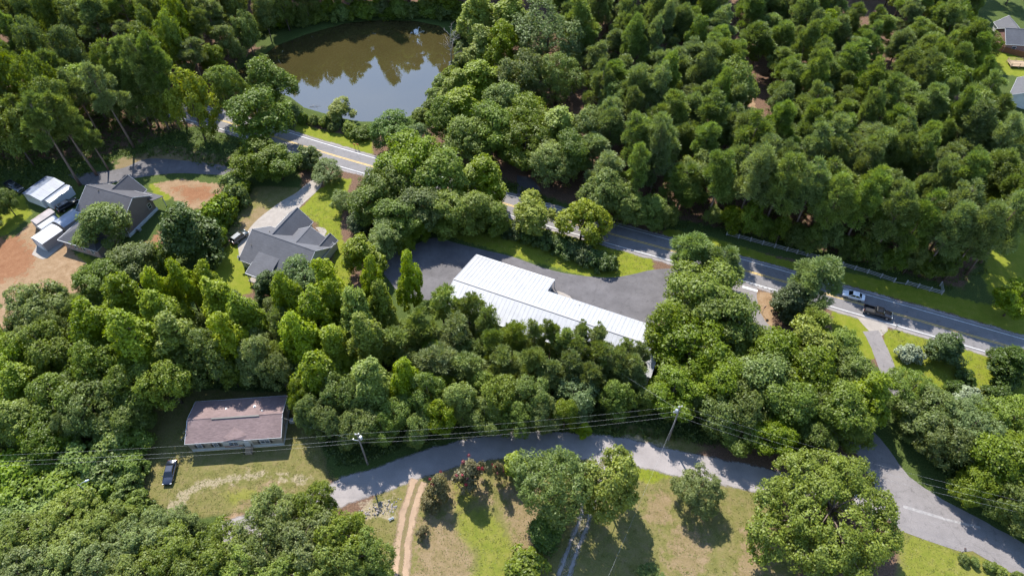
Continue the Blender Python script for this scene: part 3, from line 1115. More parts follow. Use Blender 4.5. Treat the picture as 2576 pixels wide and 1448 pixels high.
vent_pipe(B, 13.6, 5.3, 4.68, .3, .07, M['white'])
vent_pipe(B, 6.6, 6.5, 4.3, .3, .07, M['steel'])
mb = MB()    # side steps on the left
mb.box((-.75, 3.3, .35), (1.3, 1.4, .7)).box((-1.6, 3.3, .18), (.5, 1.2, .36))
st = mb.build("side_landing", M['wood_grey'], B)
for yy in (2.6, 4.0):
    mb = MB()
    mb.bar((-.2, yy, 1.55), (-1.4, yy, 1.55), .06)
    mb.bar((-1.4, yy, 1.55), (-2.2, yy, .9), .06)
    for xx, zz in ((-.2, 1.55), (-1.4, 1.55), (-2.2, .9)):
        mb.bar((xx, yy, 0), (xx, yy, zz), .06)
    mb.build("railing", M['wood_grey'], B)
mb = MB()
mb.box((17.62, 3.4, 1.5), (.24, .4, .7)).bar((17.6, 3.4, 1.8), (17.6, 3.4, 5.0), .06)
mb.build("electric_meter", M['steel'], B)
mb = MB()
mb.box((18.2, 5.2, .42), (.8, .8, .8))
mb.tube([(18.2, 5.2, .8), (18.2, 5.2, .88)], .34, 12)
ac = mb.build("air_conditioner", M['steel'])
ac.parent = B

# --- grey-roofed house
G = frame_at("grey_house", (-60.3, 113.6), (0.9150, -0.4030))
tag(G, "sage house with grey shingle roof of several gables beside concrete driveway", "house")
gable(G, 'x', .2, 17.1, -6.4, 5.0, 2.75, 6.35, M['siding_sage'], M['shingle_grey'], oh=.38, ridge=0, trim=M['white'])
gable(G, 'y', .6, 10.5, 1.5, 8.0, 2.75, 5.85, M['siding_sage'], M['shingle_grey'], oh=.38, trim=M['white'], ends=(0, 1))
gable(G, 'y', .5, 6.3, 6.2, 16.9, 2.70, 5.75, M['siding_sage'], M['shingle_grey'], oh=.36, ridge=11.3, trim=M['white'], ends=(0, 1))
gable(G, 'y', 2.0, 7.7, 14.0, 17.0, 2.55, 4.0, M['siding_sage'], M['shingle_grey'], oh=.3, trim=M['white'], ends=(0, 1))
mb = MB()
mb.slab([(4.0, -9.5, 2.72), (9.75, -9.5, 2.72), (9.75, -3.7, 4.42), (4.0, -3.7, 4.42)], .14)
pr = mb.build("porch_roof", M['shingle_grey'], G)
mb = MB()
mb.bar((4.0, -9.53, 2.64), (9.75, -9.53, 2.64), .08, .18)
mb.bar((3.97, -9.5, 2.64), (3.97, -6.5, 3.5), .06, .16)
mb.bar((9.78, -9.5, 2.64), (9.78, -6.5, 3.5), .06, .16)
mb.build("fascia", M['white'], pr)
for xx in (4.2, 6.9, 9.55):
    mb = MB()
    mb.box((xx, -9.25, 1.28), (.16, .16, 2.5))
    mb.build("porch_post", M['white'], G)
mb = MB()
mb.box((6.9, -8.0, .1), (5.8, 3.1, .2))
mb.build("porch_floor", M['concrete'], G)
window(G, (1.9, -6.4, 1.5), '-y', 1.0, 1.3, M['white'], M['glass'], cols=1)
window(G, (12.5, -6.4, 1.5), '-y', 1.6, 1.3, M['white'], M['glass'], cols=2)
door(G, (7.4, -6.4, .2), '-y', 1.6, 2.1, M['glass'], M['white'])
window(G, (11.3, 6.3, 1.6), '+y', 1.8, 1.4, M['white'], M['glass'], cols=2)
mb = MB()
mb.box((4.75, 10.53, 1.15), (4.8, .08, 2.2))
mb.build("garage_door", M['white'], G)
door(G, (15.7, 7.9, .1), '+y', 1.0, 2.1, M['dark_trim'], M['white'])
vent_pipe(G, 1.6, -3.2, 4.75)
vent_pipe(G, 12.4, -3.2, 4.75)
vent_pipe(G, 3.2, 1.7, 5.4, .35, .09)
mb = MB()
mb.tube([(.0, -6.2, 3.1), (-.25, -6.45, 3.35)], [.05, .42], 12)
mb.build("satellite_dish", M['steel'], G)

# --- brick-and-siding house at the left
L = frame_at("brick_house", (-103.7, 127.3), (0.9430, -0.3330))
tag(L, "brown house with charcoal hipped and gabled roofs beside metal sheds", "house")
gable(L, 'x', .2, 13.4, -5.6, 4.6, 4.7, 7.9, M['siding_brown'], M['shingle_dark'], oh=.35, ridge=0, trim=M['white'])
gable(L, 'y', .8, 7.0, 2.2, 9.4, 3.6, 7.0, M['siding_brown'], M['shingle_dark'], oh=.35, trim=M['white'], ends=(0, 1))
mb = MB()
mb.slab([(9.2, 6.8, 3.2), (15.0, 6.8, 3.2), (15.0, 3.4, 4.6), (9.2, 3.4, 4.6)][::-1], .14)
mb.build("porch_roof", M['shingle_dark'], L)
for xx in (9.6, 14.7):
    mb = MB()
    mb.box((xx, 6.5, 1.5), (.16, .16, 3.0))
    mb.build("porch_post", M['white'], L)
mb = MB()
mb.prism([(-.02, -5.82), (13.62, -5.82), (13.62, 4.82), (-.02, 4.82)], 0, .75)
mb.build("foundation", M['siding_white'], L)
# rear wing with a hipped end
mb = MB()
mb.prism([(1.7, -13.7), (12.1, -13.7), (12.1, -5.59), (1.7, -5.59)], 0, 3.05)
mb.build("wing_wall", M['brick'], L)
mb = MB()
e0, e1, yn, zz, zt = 1.2, 12.6, -14.2, 3.1, 6.1
mb.slab([(e0, yn, zz), (e1, yn, zz), (6.9, yn + 5.7, zt)], .14)
mb.slab([(e1, yn, zz), (e1, -4.0, zz), (6.9, -2.6, zt), (6.9, yn + 5.7, zt)], .14)
mb.slab([(e0, -4.0, zz), (e0, yn, zz), (6.9, yn + 5.7, zt), (6.9, -2.6, zt)], .14)
wr = mb.build("wing_roof", M['shingle_dark'], L)
mb = MB()
mb.bar((e0, yn - .03, zz - .08), (e1, yn - .03, zz - .08), .08, .18)
mb.bar((e0 - .03, yn, zz - .08), (e0 - .03, -4, zz - .08), .08, .18)
mb.bar((e1 + .03, yn, zz - .08), (e1 + .03, -4, zz - .08), .08, .18)
mb.build("fascia", M['white'], wr)
for xx in (3.0, 5.3, 7.8, 10.2):
    window(L, (xx, -13.7, 1.75), '-y', .8, 1.25, M['siding_cream'], M['glass'])
window(L, (13.4, 3.1, 2.6), '+x', .95, 1.5, M['siding_cream'], M['glass'])
mb = MB()
mb.box((5.8, 7.03, 1.2), (4.8, .08, 2.3))
mb.build("garage_door", M['white'], L)
mb = MB()
mb.bar((13.5, -5.5, 0), (13.5, -5.5, 4.6), .1)
mb.build("downpipe", M['white'], L)
mb = MB()
mb.box((14.1, -3.0, .4), (.8, .8, .8))
mb.build("air_conditioner", M['steel'], L)
vent_pipe(L, 4.0, -.6, 7.9, .3, .08)


# --- sheds
def shed(name, c, ax, ln, wd, ze, zr, roof, wall, label, door_w=0, arch=True, zb=0.0):
    o = empty(name, (c[0], c[1], 0), math.atan2(ax[1], ax[0]))
    tag(o, label, "shed", None)
    mb = MB()
    h = wd / 2
    n = 6
    prof = []
    for i in range(n + 1):
        u = -1 + 2 * i / n
        z = ze + (zr - ze) * ((1 - u * u) if arch else (1 - abs(u)))
        prof.append((u * h, z))
    v = []
    for a in (-ln / 2 + .12, ln / 2 - .12):
        v += [(a, -h + .1, zb), (a, h - .1, zb)] + [(a, p[0] * .97, p[1] - .03) for p in prof[::-1]]
    k = n + 3
    mb.add(v, [tuple(range(k)), tuple(range(2 * k - 1, k - 1, -1))] + [(i, (i + 1) % k, (i + 1) % k + k, i + k) for i in range(k)])
    mb.build("wall", wall, o)
    mr = MB()
    v = []
    for a in (-ln / 2, ln / 2):
        v += [(a, p[0] * 1.03, p[1]) for p in prof] + [(a, p[0] * 1.03, p[1] + .07) for p in prof]
    m_ = n + 1
    fs = []
    for i in range(n):
        fs += [(i, i + 1, i + 1 + 2 * m_, i + 2 * m_), (i + m_, i + m_ + 2 * m_, i + 1 + m_ + 2 * m_, i + 1 + m_)]
        fs += [(i, i + m_, i + 1 + m_, i + 1), (i + 2 * m_, i + 1 + 2 * m_, i + 1 + 3 * m_, i + 3 * m_)]
    fs += [(0, 2 * m_, 3 * m_, m_), (n, n + m_, n + 3 * m_, n + 2 * m_)]
    mr.add(v, fs)
    mr.build("roof", roof, o)
    if door_w:
        md = MB()
        md.box((-ln / 2 + .09, 0, ze * .44), (.08, door_w, ze * .86))
        md.build("door", M['white'], o)
        for s in (-1, 1):
            mt = MB()
            mt.box((-ln / 2 + .1, s * (h - .12), ze / 2), (.14, .12, ze))
            mt.build("trim", M['white'], o)
    return o


AX = (0.51, 0.86)
shed("white_shed", (-111.1, 115.9), AX, 5.6, 4.2, 2.6, 3.1, M['shed_white'], M['shed_wall'], "nearest shed with bright white arched metal roof and roller door", 2.6)
shed("galvanised_shed", (-108.4, 121.5), AX, 5.4, 3.9, 2.5, 3.0, M['shed_blue'], M['shed_wall'], "shed with bluish shiny metal roof between white shed and house", 0)
shed("narrow_shed", (-113.1, 120.3), AX, 4.5, 1.9, 2.2, 2.5, M['shed_white'], M['shed_wall'], "narrow white-roofed shed squeezed between two larger sheds", 0)
shed("weathered_shed", (-115.1, 122.3), AX, 5.1, 2.4, 2.3, 2.7, M['shed_pink'], M['shed_wall'], "outermost shed with weathered pinkish metal roof by the dark hedge", 0, False)
MBX = (0.42, 0.905)
mob = shed("metal_outbuilding", (-119.2, 132.3), MBX, 7.4, 6.6, 2.6, 3.3, M['roof_streak'], M['siding_white'], "wide outbuilding with streaked blue metal roof under the pines", 0, False)
mob2 = shed("lean_to", (-114.9, 130.6), (0.46, 0.888), 6.8, 2.2, 2.3, 2.5, M['shed_blue'], M['siding_white'], "pale panelled lean-to attached beside the streaked outbuilding", 0, False)

# --- houses at the right edge
RB = frame_at("corner_house", tuple(at(2531, 111, 3.0)[:2]), (0.995, -0.10))
tag(RB, "grey-roofed brick house at the upper right corner", "house")
gable(RB, 'x', .3, 16, .3, 9.5, 2.9, 5.6, M['brick_red'], M['shingle_grey'], oh=.35, trim=M['white'])
gable(RB, 'y', 6.0, 14.0, 1.5, 8.0, 2.9, 5.2, M['siding_cream'], M['shingle_grey'], oh=.35, trim=M['white'], ends=(0, 1))
window(RB, (3.2, .3, 1.5), '-y', 1.2, 1.2, M['white'], M['glass'])
RB2 = frame_at("edge_house", tuple(at(2560, 195, 3.0)[:2]), (0.80, -0.60))
tag(RB2, "white house with grey roof cut by the right edge behind trees", "house")
gable(RB2, 'y', -11.0, .0, .3, 9.0, 2.9, 5.6, M['siding_white'], M['shingle_grey'], oh=.35, trim=M['white'])
window(RB2, (2.4, 0.0, 1.5), '+y', 1.0, 1.2, M['white'], M['glass'])
DK = empty("wooden_deck", tuple(at(2556, 165)), -0.1)
tag(DK, "raised tan wooden deck with railings beside the white house", "deck")
mb = MB()
mb.box((0, 0, .7), (5.0, 3.6, .14))
mb.build("platform", M['deck'], DK)
for i, (xx, yy) in enumerate(((-2.4, -1.7), (2.4, -1.7), (-2.4, 1.7), (2.4, 1.7), (0, -1.7), (0, 1.7))):
    mb = MB()
    mb.box((xx, yy, .84), (.14, .14, 1.68))
    mb.build("post", M['deck'], DK)
for a, c_ in (((-2.4, -1.7), (2.4, -1.7)), ((-2.4, -1.7), (-2.4, 1.7)), ((-2.4, 1.7), (2.4, 1.7))):
    for zz in (1.15, 1.6):
        mb = MB()
        mb.bar((*a, zz), (*c_, zz), .06, .12)
        mb.build("rail", M['deck'], DK)


def plank_fence(name, p0, p1, h, mat, label):
    p0, p1 = at(*p0), at(*p1)
    d = p1 - p0
    ln = d.length
    o = empty(name, (p0.x, p0.y, 0), math.atan2(d.y, d.x))
    tag(o, label, "fence")
    bm1 = MB()
    bm1.box((0, 0, h / 2), (.28, .04, h))
    me = bm1.mesh("plank", mat)
    n = int(ln / .3)
    for i in range(n):
        q = bpy.data.objects.new("plank", me)
        q.location = (.15 + i * .3, 0, (i * 37 % 5) * .012)
        link(q, o)
    for zz in (.4, h - .3):
        mb = MB()
        mb.bar((0, .06, zz), (ln, .06, zz), .05, .09)
        mb.build("rail", mat, o)
    return o


plank_fence("plank_fence", (2497, 125), (2600, 152), 1.8, M['wood_brown'], "brown plank privacy fence below the corner house")
TB = empty("white_table", tuple(at(2512, 77)), 0.2)
tag(TB, "small white table in the shade beside the corner house", "table")
mb = MB()
mb.box((0, 0, .75), (1.7, 1.1, .08))
mb.build("tabletop", M['white'], TB)
for s in (-1, 1):
    for u_ in (-1, 1):
        mb = MB()
        mb.box((s * .7, u_ * .4, .355), (.08, .08, .71))
        mb.build("leg", M['white'], TB)


# ------------------------------------------------------------------ rail fence along the main road
def rail_fence(name, pts, label, gaps=()):
    P = [at(x, y, .6) for x, y in pts]
    o = empty(name, (P[0].x, P[0].y, 0))
    tag(o, label, "fence")
    org = Vector((P[0].x, P[0].y, 0))
    posts = []
    for a, c_ in zip(P[:-1], P[1:]):
        d = c_ - a
        n = max(1, round(d.length / 2.75))
        for i in range(n):
            posts.append(a + d * (i / n))
    posts.append(P[-1])
    mbp = MB()
    mbp.box((0, 0, .70), (.20, .20, 1.4))
    pm = mbp.mesh("post", M['wood_grey'])
    rnd = random.Random(4)
    for p in posts:
        q = bpy.data.objects.new("post", pm)
        q.location = Vector((p.x, p.y, 0)) - org
        q.rotation_euler = (rnd.uniform(-.03, .03), rnd.uniform(-.03, .03), .4)
        link(q, o)
    for i in range(len(posts) - 1):
        a, c_ = posts[i], posts[i + 1]
        for k_, zz in enumerate((.35, .78, 1.2)):
            if i in gaps and k_ > 0:
                continue
            n = Vector((-(c_ - a).y, (c_ - a).x, 0)).normalized() * .095
            mb = MB()
            mb.bar(Vector((a.x, a.y, zz + rnd.uniform(-.03, .03))) - org - n, Vector((c_.x, c_.y, zz + rnd.uniform(-.03, .03))) - org - n, .05, .11)
            mb.build("rail", M['wood_grey'], o)
    return o


rail_fence("rail_fence", [(1829, 587), (1981, 627), (2057, 647), (2184, 683), (2251, 705)], "long weathered three-rail fence along the pine wood")
rail_fence("rail_fence", [(2251, 705.5), (2281, 711), (2371, 736), (2367, 714)], "short weathered rail fence end piece with missing rails and corner", gaps=(0,))


# ------------------------------------------------------------------ vehicles
def loft(mb, st):
    """st: list of (x, halfwidth, zlow, zmid, zhigh)."""
    vs, fs = [], []
    for x, w, zl, zm, zh in st:
        vs += [(x, -w * .92, zl), (x, -w, zl + (zm - zl) * .45), (x, -w * .98, zm), (x, -w * .84, zh), (x, 0, zh + .03),
               (x, w * .84, zh), (x, w * .98, zm), (x, w, zl + (zm - zl) * .45), (x, w * .92, zl)]
    k = 9
    for i in range(len(st) - 1):
        for j in range(k):
            fs.append((i * k + j, (i + 1) * k + j, (i + 1) * k + (j + 1) % k, i * k + (j + 1) % k))
    fs += [tuple(range(k - 1, -1, -1)), tuple((len(st) - 1) * k + j for j in range(k))]
    return mb.add([(p[0], p[1], p[2]) for p in vs], fs)


def wheel(par, x, y, r, w=.22):
    mb = MB()
    mb.tube([(x, y - w / 2, r), (x, y - w / 2 + .04, r), (x, y + w / 2 - .04, r), (x, y + w / 2, r)], [r * .92, r, r, r * .92], 16)
    t = mb.build("wheel", M['rubber'], par, True)
    s = 1 if y > 0 else -1
    mb = MB()
    mb.tube([(x, y + s * (w / 2 - .02), r), (x, y + s * (w / 2 + .012), r)], r * .62, 12)
    mb.build("rim", M['alloy'], t)


def car(name, p, heading, kind, body_mat, label, cat):
    o = empty(name, (p[0], p[1], 0.032), heading)
    tag(o, label, cat)
    if kind == 'sedan':
        Ln, w, r = 4.75, .92, .33
        st = [(-2.37, .72, .42, .72, .80), (-2.28, .84, .3, .84, .97), (-1.75, .91, .26, .90, 1.03), (-.9, .92, .24, .92, .99), (.9, .92, .24, .90, .95),
              (1.6, .91, .26, .82, .88), (2.15, .84, .3, .70, .77), (2.35, .70, .4, .58, .64)]
        gb, gt = (-1.75, 1.15), (-.95, .35)
        zb, zt = .96, 1.44
        wx = (1.42, -1.42)
    elif kind == 'suv':
        Ln, w, r = 4.75, .95, .37
        st = [(-2.36, .80, .48, .95, 1.02), (-2.28, .90, .36, 1.02, 1.10), (-1.6, .95, .32, 1.04, 1.10), (1.0, .95, .32, 1.00, 1.08), (1.7, .93, .34, .95, 1.02),
              (2.2, .86, .4, .84, .92), (2.36, .74, .48, .7, .78)]
        gb, gt = (-2.25, 1.2), (-1.85, .45)
        zb, zt = 1.07, 1.70
        wx = (1.45, -1.42)
    elif kind == 'bigsuv':
        Ln, w, r = 5.3, 1.0, .41
        st = [(-2.64, .86, .5, 1.08, 1.15), (-2.55, .96, .42, 1.12, 1.2), (-1.6, 1.0, .38, 1.14, 1.2), (1.2, 1.0, .38, 1.12, 1.18), (2.0, .98, .4, 1.08, 1.14),
              (2.5, .93, .46, .98, 1.06), (2.65, .82, .52, .8, .9)]
        gb, gt = (-2.5, 1.25), (-2.2, .6)
        zb, zt = 1.17, 1.88
        wx = (1.68, -1.58)
    else:   # pickup
        Ln, w, r = 5.9, 1.0, .42
        st = [(-.75, 1.0, .45, 1.1, 1.16), (1.3, 1.0, .45, 1.1, 1.17), (2.2, .99, .46, 1.08, 1.15), (2.75, .95, .5, 1.0, 1.08), (2.95, .85, .55, .82, .92)]
        gb, gt = (-.72, 1.35), (-.5, .75)
        zb, zt = 1.14, 1.84
        wx = (1.95, -1.85)
    mb = MB()
    loft(mb, st)
    body = mb.build("body", body_mat, o, True)
    m_ = body.modifiers.new("edge", 'EDGE_SPLIT')
    m_.split_angle = math.radians(40)
    # glasshouse
    wb, wt = w * .86, w * .70
    mb = MB()
    vs = [(gb[0], -wb, zb), (gb[1], -wb, zb), (gb[1], wb, zb), (gb[0], wb, zb), (gt[0], -wt, zt), (gt[1], -wt, zt), (gt[1], wt, zt), (gt[0], wt, zt)]
    mb.add(vs, [(0, 1, 5, 4), (1, 2, 6, 5), (2, 3, 7, 6), (3, 0, 4, 7), (4, 5, 6, 7)])
    mb.build("windows", M['carglass'], o)
    mb = MB()
    ov = .05
    a = [(gt[0] - ov, -wt - .03, zt), (gt[1] + ov * .5, -wt - .03, zt), (gt[1] + ov * .5, wt + .03, zt), (gt[0] - ov, wt + .03, zt)]
    c_ = [(gt[0] + .08, -wt + .1, zt + .06), (gt[1] - .12, -wt + .1, zt + .06), (gt[1] - .12, wt - .1, zt + .06), (gt[0] + .08, wt - .1, zt + .06)]
    mb.add(a + c_, [(0, 1, 5, 4), (1, 2, 6, 5), (2, 3, 7, 6), (3, 0, 4, 7), (4, 5, 6, 7), (3, 2, 1, 0)])
    for s in (-1, 1):     # pillars
        mb.bar((gb[0], s * wb, zb), (gt[0], s * wt, zt), .09, .09)
        mb.bar((gb[1], s * wb, zb), (gt[1], s * wt, zt), .07, .07)
        xm_ = (gb[0] + gb[1]) / 2
        mb.bar((xm_, s * (wb + .01), zb), (xm_ - .05, s * (wt + .01), zt), .08, .05)
    mb.build("roof", body_mat, o)
    if kind == 'pickup':
        mb = MB()
        for s in (-1, 1):
            mb.box((-1.85, s * .93, .82), (2.2, .12, .68))
        mb.box((-2.9, 0, .82), (.1, 1.98, .68)).box((-.80, 0, .82), (.08, 1.75, .66))
        mb.build("bed_wall", body_mat, o)
        mb = MB()
        mb.box((-1.85, 0, .62), (2.05, 1.73, .08))
        mb.build("bed_floor", M['dark_trim'], o)
        mb = MB()
        mb.box((-3.02, 0, .5), (.14, 1.9, .2)).box((2.98, 0, .52), (.12, 1.8, .22))
        mb.build("bumper", M['alloy'], o)
    else:
        mb = MB()
        for x in (-Ln / 2 - .01, Ln / 2 - .06):
            mb.box((x, 0, .42), (.12, w * 1.5, .18))
        mb.build("bumper", M['dark_trim'] if kind != 'sedan' else body_mat, o)
    for x in wx:
        for s in (-1, 1):
            wheel(o, x, s * (w - .11), r)
    zf = st[-2][4] - .16
    xf = st[-2][0] + .08
    xr = -Ln / 2 + .02 if kind != 'pickup' else -2.95
    for s in (-1, 1):
        mb = MB()
        mb.box((xf, s * w * .70, zf), (.2, .34, .13))
        mb.build("headlight", M['headlight'], o)
        mb = MB()
        mb.box((xr, s * w * .78, st[1][3] - .08 if kind != 'pickup' else .95), (.1, .26, .17 if kind != 'pickup' else .34))
        mb.build("taillight", M['taillight'], o)
        mb = MB()
        mb.box((gb[1] - .25, s * (w + .09), zb + .06), (.12, .2, .13))
        mb.build("mirror", body_mat, o)
    return o


CARW = paint("white_car_paint", (0.70, 0.71, 0.73))
CARB = paint("black_car_paint", (0.010, 0.010, 0.012), 0.2)
CARN = paint("navy_car_paint", (0.016, 0.020, 0.034), 0.2)
CARG = paint("dark_green_grey_car_paint", (0.022, 0.030, 0.032), 0.2)
CARS = paint("charcoal_car_paint", (0.03, 0.032, 0.036), 0.2)


def head(a, c_):
    d = at(*c_) - at(*a)
    return math.atan2(d.y, d.x)


rdir = head((2134, 755), (2350, 817))
car("white_sedan", at(2147, 744, .5), rdir + math.pi, 'sedan', CARW, "white sedan on the main road half under a tree", "car")
car("black_pickup", at(2208, 786, .6), rdir, 'pickup', CARB, "black pickup truck driving on the main road", "pickup")
car("dark_sedan", at(428, 1188, .5), head((435, 1150), (418, 1215)), 'sedan', CARN, "dark navy sedan parked on grass beside the brown-roofed house", "car")
car("dark_suv", at(602, 596, .7), head((586, 607), (617, 583)), 'suv', CARG, "dark green-grey car parked by the grey house", "car")
car("black_suv", at(170, 516, .7), head((145, 530), (198, 500)), 'bigsuv', CARB, "large black vehicle parked between sheds and brown house", "car")
car("charcoal_pickup", at(36, 470, .6), head((10, 455), (62, 484)), 'pickup', CARS, "charcoal pickup parked in shade at the far left edge", "pickup")

# ------------------------------------------------------------------ utility poles and wires
def upole(p, h, label, arm=True, trans=(1,), rz=0.0):
    o = empty("utility_pole", (p[0], p[1], 0), rz)
    tag(o, label, "utility pole")
    mb = MB()
    mb.tube([(0, 0, 0), (0, 0, h * .5), (0, 0, h)], [.19, .16, .12], 10)
    mb.build("pole", M['pole'], o)
    for s in trans:
        mb = MB()
        mb.tube([(s * .42, 0, h - 2.0), (s * .42, 0, h - 1.95), (s * .42, 0, h - 1.15), (s * .42, 0, h - 1.08)], [.2, .27, .27, .2], 12)
        mb.box((s * .2, 0, h - 1.5), (.2, .12, .5))
        t = mb.build("transformer", M['steel'], o, False)
        mb = MB()
        for k_ in (-.1, .1):
            mb.tube([(s * .42 + k_, 0, h - 1.08), (s * .42 + k_, 0, h - .8)], [.06, .04], 8)
        mb.build("bushing", M['white'], t)
    mb = MB()
    for a in (-.3, .3):
        mb.tube([(a, 0, h - .12), (a, 0, h + .18)], [.05, .07], 8)
    mb.bar((-.4, 0, h - .15), (.4, 0, h - .15), .1)
    mb.build("insulator_bracket", M['white'], o)
    mb = MB()
    mb.bar((-.1, 0, h - 2.4), (-.9, 0, h - 1.9), .07)
    mb.box((-.9, 0, h - 1.75), (.14, .14, .4))
    mb.build("fuse_cutout", M['steel'], o)
    return o


P1 = at(925, 1167)
P2 = at(1681, 1106)
H1, H2 = 11.6, 12.4
upole(P1, H1, "utility pole with one transformer beside the brown-roofed house yard", rz=.15)
upole(P2, H2, "utility pole with transformer and guy wires beside the gravel lane", trans=(-1,), rz=.15)
P0 = at(-260, 1225)
P3 = at(2500, 1330)
LP = at(245, 1262)


def wire(name, a, b_, sag, label, r=.028):
    a, b_ = Vector(a), Vector(b_)
    pts = []
    for i in range(25):
        t = i / 24
        p = a.lerp(b_, t)
        p.z -= sag * 4 * t * (1 - t)
        pts.append(p)
    mb = MB()
    mb.tube(pts, r, 5)
    return tag(mb.build(name, M['cable'], None, True), label, "wire")


def top(p, z, dx=0.0):
    return (p.x + dx, p.y, z)


for k_, (z1, z2, z0, nm) in enumerate(((H1 + .1, H2 + .1, 10.8, "topmost"), (H1 - 2.0, H2 - 1.7, 8.6, "middle"), (H1 - 3.2, H2 - 3.4, 7.2, "lowest"))):
    r_ = .007 if k_ == 0 else .009
    wire("power_line", top(P1, z1), top(P2, z2), .9 + .25 * k_, nm + " power line spanning between the two utility poles", r_)
    wire("power_line", top(P1, z1), (P0.x, P0.y, z0), 1.2 + .2 * k_, nm + " power line running left from the pole by the house", r_)
    wire("power_line", top(P2, z2), (P3.x, P3.y, z2 - 1.5), 1.2 + .2 * k_, nm + " power line running right from the pole by the lane", r_)
hb = B.matrix_basis @ Vector((17.6, 3.4, 5.0))
wire("service_wire", top(P1, H1 - 2.6), hb, .6, "service wire from the left pole to the brown-roofed house", .010)
q = at(1560, 962, 8.0)
wire("service_wire", top(P2, H2 - 1.2), (q.x - 12, q.y + 14, 7.6), .7, "service wire from the right pole into the trees behind", .010)
q = at(1500, 1520, 5.0)
wire("service_wire", top(P2, H2 - 2.4), q, .8, "service wire dropping from the right pole to the bottom edge", .010)
gw = at(1660, 1143)
wire("guy_wire", top(P2, H2 - 2.2), (gw.x, gw.y, 0.02), 0, "guy wire slanting from the right pole to the lane edge", .010)

SLP = empty("street_light", (LP.x, LP.y, 0), .5)
tag(SLP, "lone light pole standing in the thicket at lower left", "street light")
mb = MB()
mb.tube([(0, 0, 0), (0, 0, 7.2)], [.15, .1], 8)
mb.build("pole", M['pole'], SLP)
mb = MB()
mb.tube([(0, 0, 6.9), (.7, 0, 7.3), (1.3, 0, 7.3)], .05, 6)
mb.build("arm", M['steel'], SLP)
mb = MB()
mb.tube([(1.1, 0, 7.26), (1.3, 0, 7.3), (1.8, 0, 7.28)], [.1, .2, .12], 10)
mb.build("lamp_head", M['steel'], SLP)

# ------------------------------------------------------------------ signs, mailboxes, small things
for i, (px, lab) in enumerate(((893.5, "left orange marker panel on a post by the pond road"), (901.5, "right orange marker panel on a post by the pond road"))):
    p = at(px, 374)
    o = empty("marker_post", (p.x, p.y, 0), -.35)
    tag(o, lab, "sign")
    mb = MB()
    mb.box((0, 0, .8), (.08, .08, 1.6))
    mb.build("post", M['wood_brown'], o)
    mb = MB()
    mb.box((0, -.06, 1.5), (.62, .03, .5))
    mb.build("panel", M['orange_sign'], o)

p = at(1917, 789)
o = empty("stop_sign", (p.x, p.y, 0), head((1917, 789), (1990, 850)) + math.pi / 2)
tag(o, "octagonal red road sign standing in the mulch by the side road", "sign")
mb = MB()
mb.box((0, .04, 1.2), (.07, .05, 2.4))
mb.build("post", M['steel'], o)
for nm, rr, yy, mt in (("rim", .44, 0, M['white']), ("face", .39, -.02, M['red_sign'])):
    mb = MB()
    vs = [(rr * math.cos(math.pi / 8 + k_ * math.pi / 4), yy + t_, 2.35 + rr * math.sin(math.pi / 8 + k_ * math.pi / 4)) for t_ in (-.008, .008) for k_ in range(8)]
    mb.add(vs, [tuple(range(8)), tuple(range(15, 7, -1))] + [(i, (i + 1) % 8, (i + 1) % 8 + 8, i + 8) for i in range(8)])
    mb.build(nm, mt, o)


def mailbox(p, rz, mat, label):
    o = empty("mailbox", (p.x, p.y, 0), rz)
    tag(o, label, "mailbox")
    mb = MB()
    mb.box((0, 0, .55), (.1, .1, 1.1))
    mb.build("post", M['wood_grey'], o)
    mb = MB()
    prof = [(-.13, 0), (.13, 0)] + [(.13 * math.cos(a), .14 + .13 * math.sin(a)) for a in np.linspace(0, math.pi, 7)]
    vs = [(x, u_, 1.1 + v_) for x in (-.3, .3) for u_, v_ in prof]
    k_ = len(prof)
    mb.add(vs, [tuple(range(k_)), tuple(range(2 * k_ - 1, k_ - 1, -1))] + [(i, (i + 1) % k_, (i + 1) % k_ + k_, i + k_) for i in range(k_)])
    bx = mb.build("box", mat, o)
    mb = MB()
    mb.box((.1, .15, 1.36), (.05, .02, .2))
    mb.build("flag", M['red_sign'], bx)
    return o


mailbox(at(2253, 826), .3, M['steel'], "grey mailbox on a post beside the drive off the main road")
mailbox(at(2420, 1388), 1.2, M['dark_trim'], "dark mailbox on a post at the lower right road edge")

# rock pile
RP = empty("stone_pile", tuple(at(952, 1282)))
tag(RP, "heap of pale rubble stones beside the dirt driveway", "stones")
rnd = random.Random(8)


def rock_mesh(seed):
    import bmesh
    bm = bmesh.new()
    bmesh.ops.create_icosphere(bm, subdivisions=1, radius=1)
    rr = random.Random(seed)
    for v in bm.verts:
        v.co *= rr.uniform(.7, 1.15)
    me = bpy.data.meshes.new("stone")
    bm.to_mesh(me)
    bm.free()
    me.materials.append(M['stone'])
    return me


RM = [rock_mesh(i) for i in range(5)]
for i in range(90):
    u_, v_ = rnd.gauss(0, 1.7), rnd.gauss(0, .75)
    s = rnd.uniform(.10, .26)
    q = bpy.data.objects.new("stone", rnd.choice(RM))
    q.location = (u_, v_ + u_ * .35, max(.05, .5 - .12 * u_ * u_ - .4 * v_ * v_) * rnd.uniform(.2, 1))
    q.scale = (s, s * rnd.uniform(.7, 1.2), s * .7)
    q.rotation_euler = (rnd.uniform(0, 6), rnd.uniform(0, 6), rnd.uniform(0, 6))
    link(q, RP)

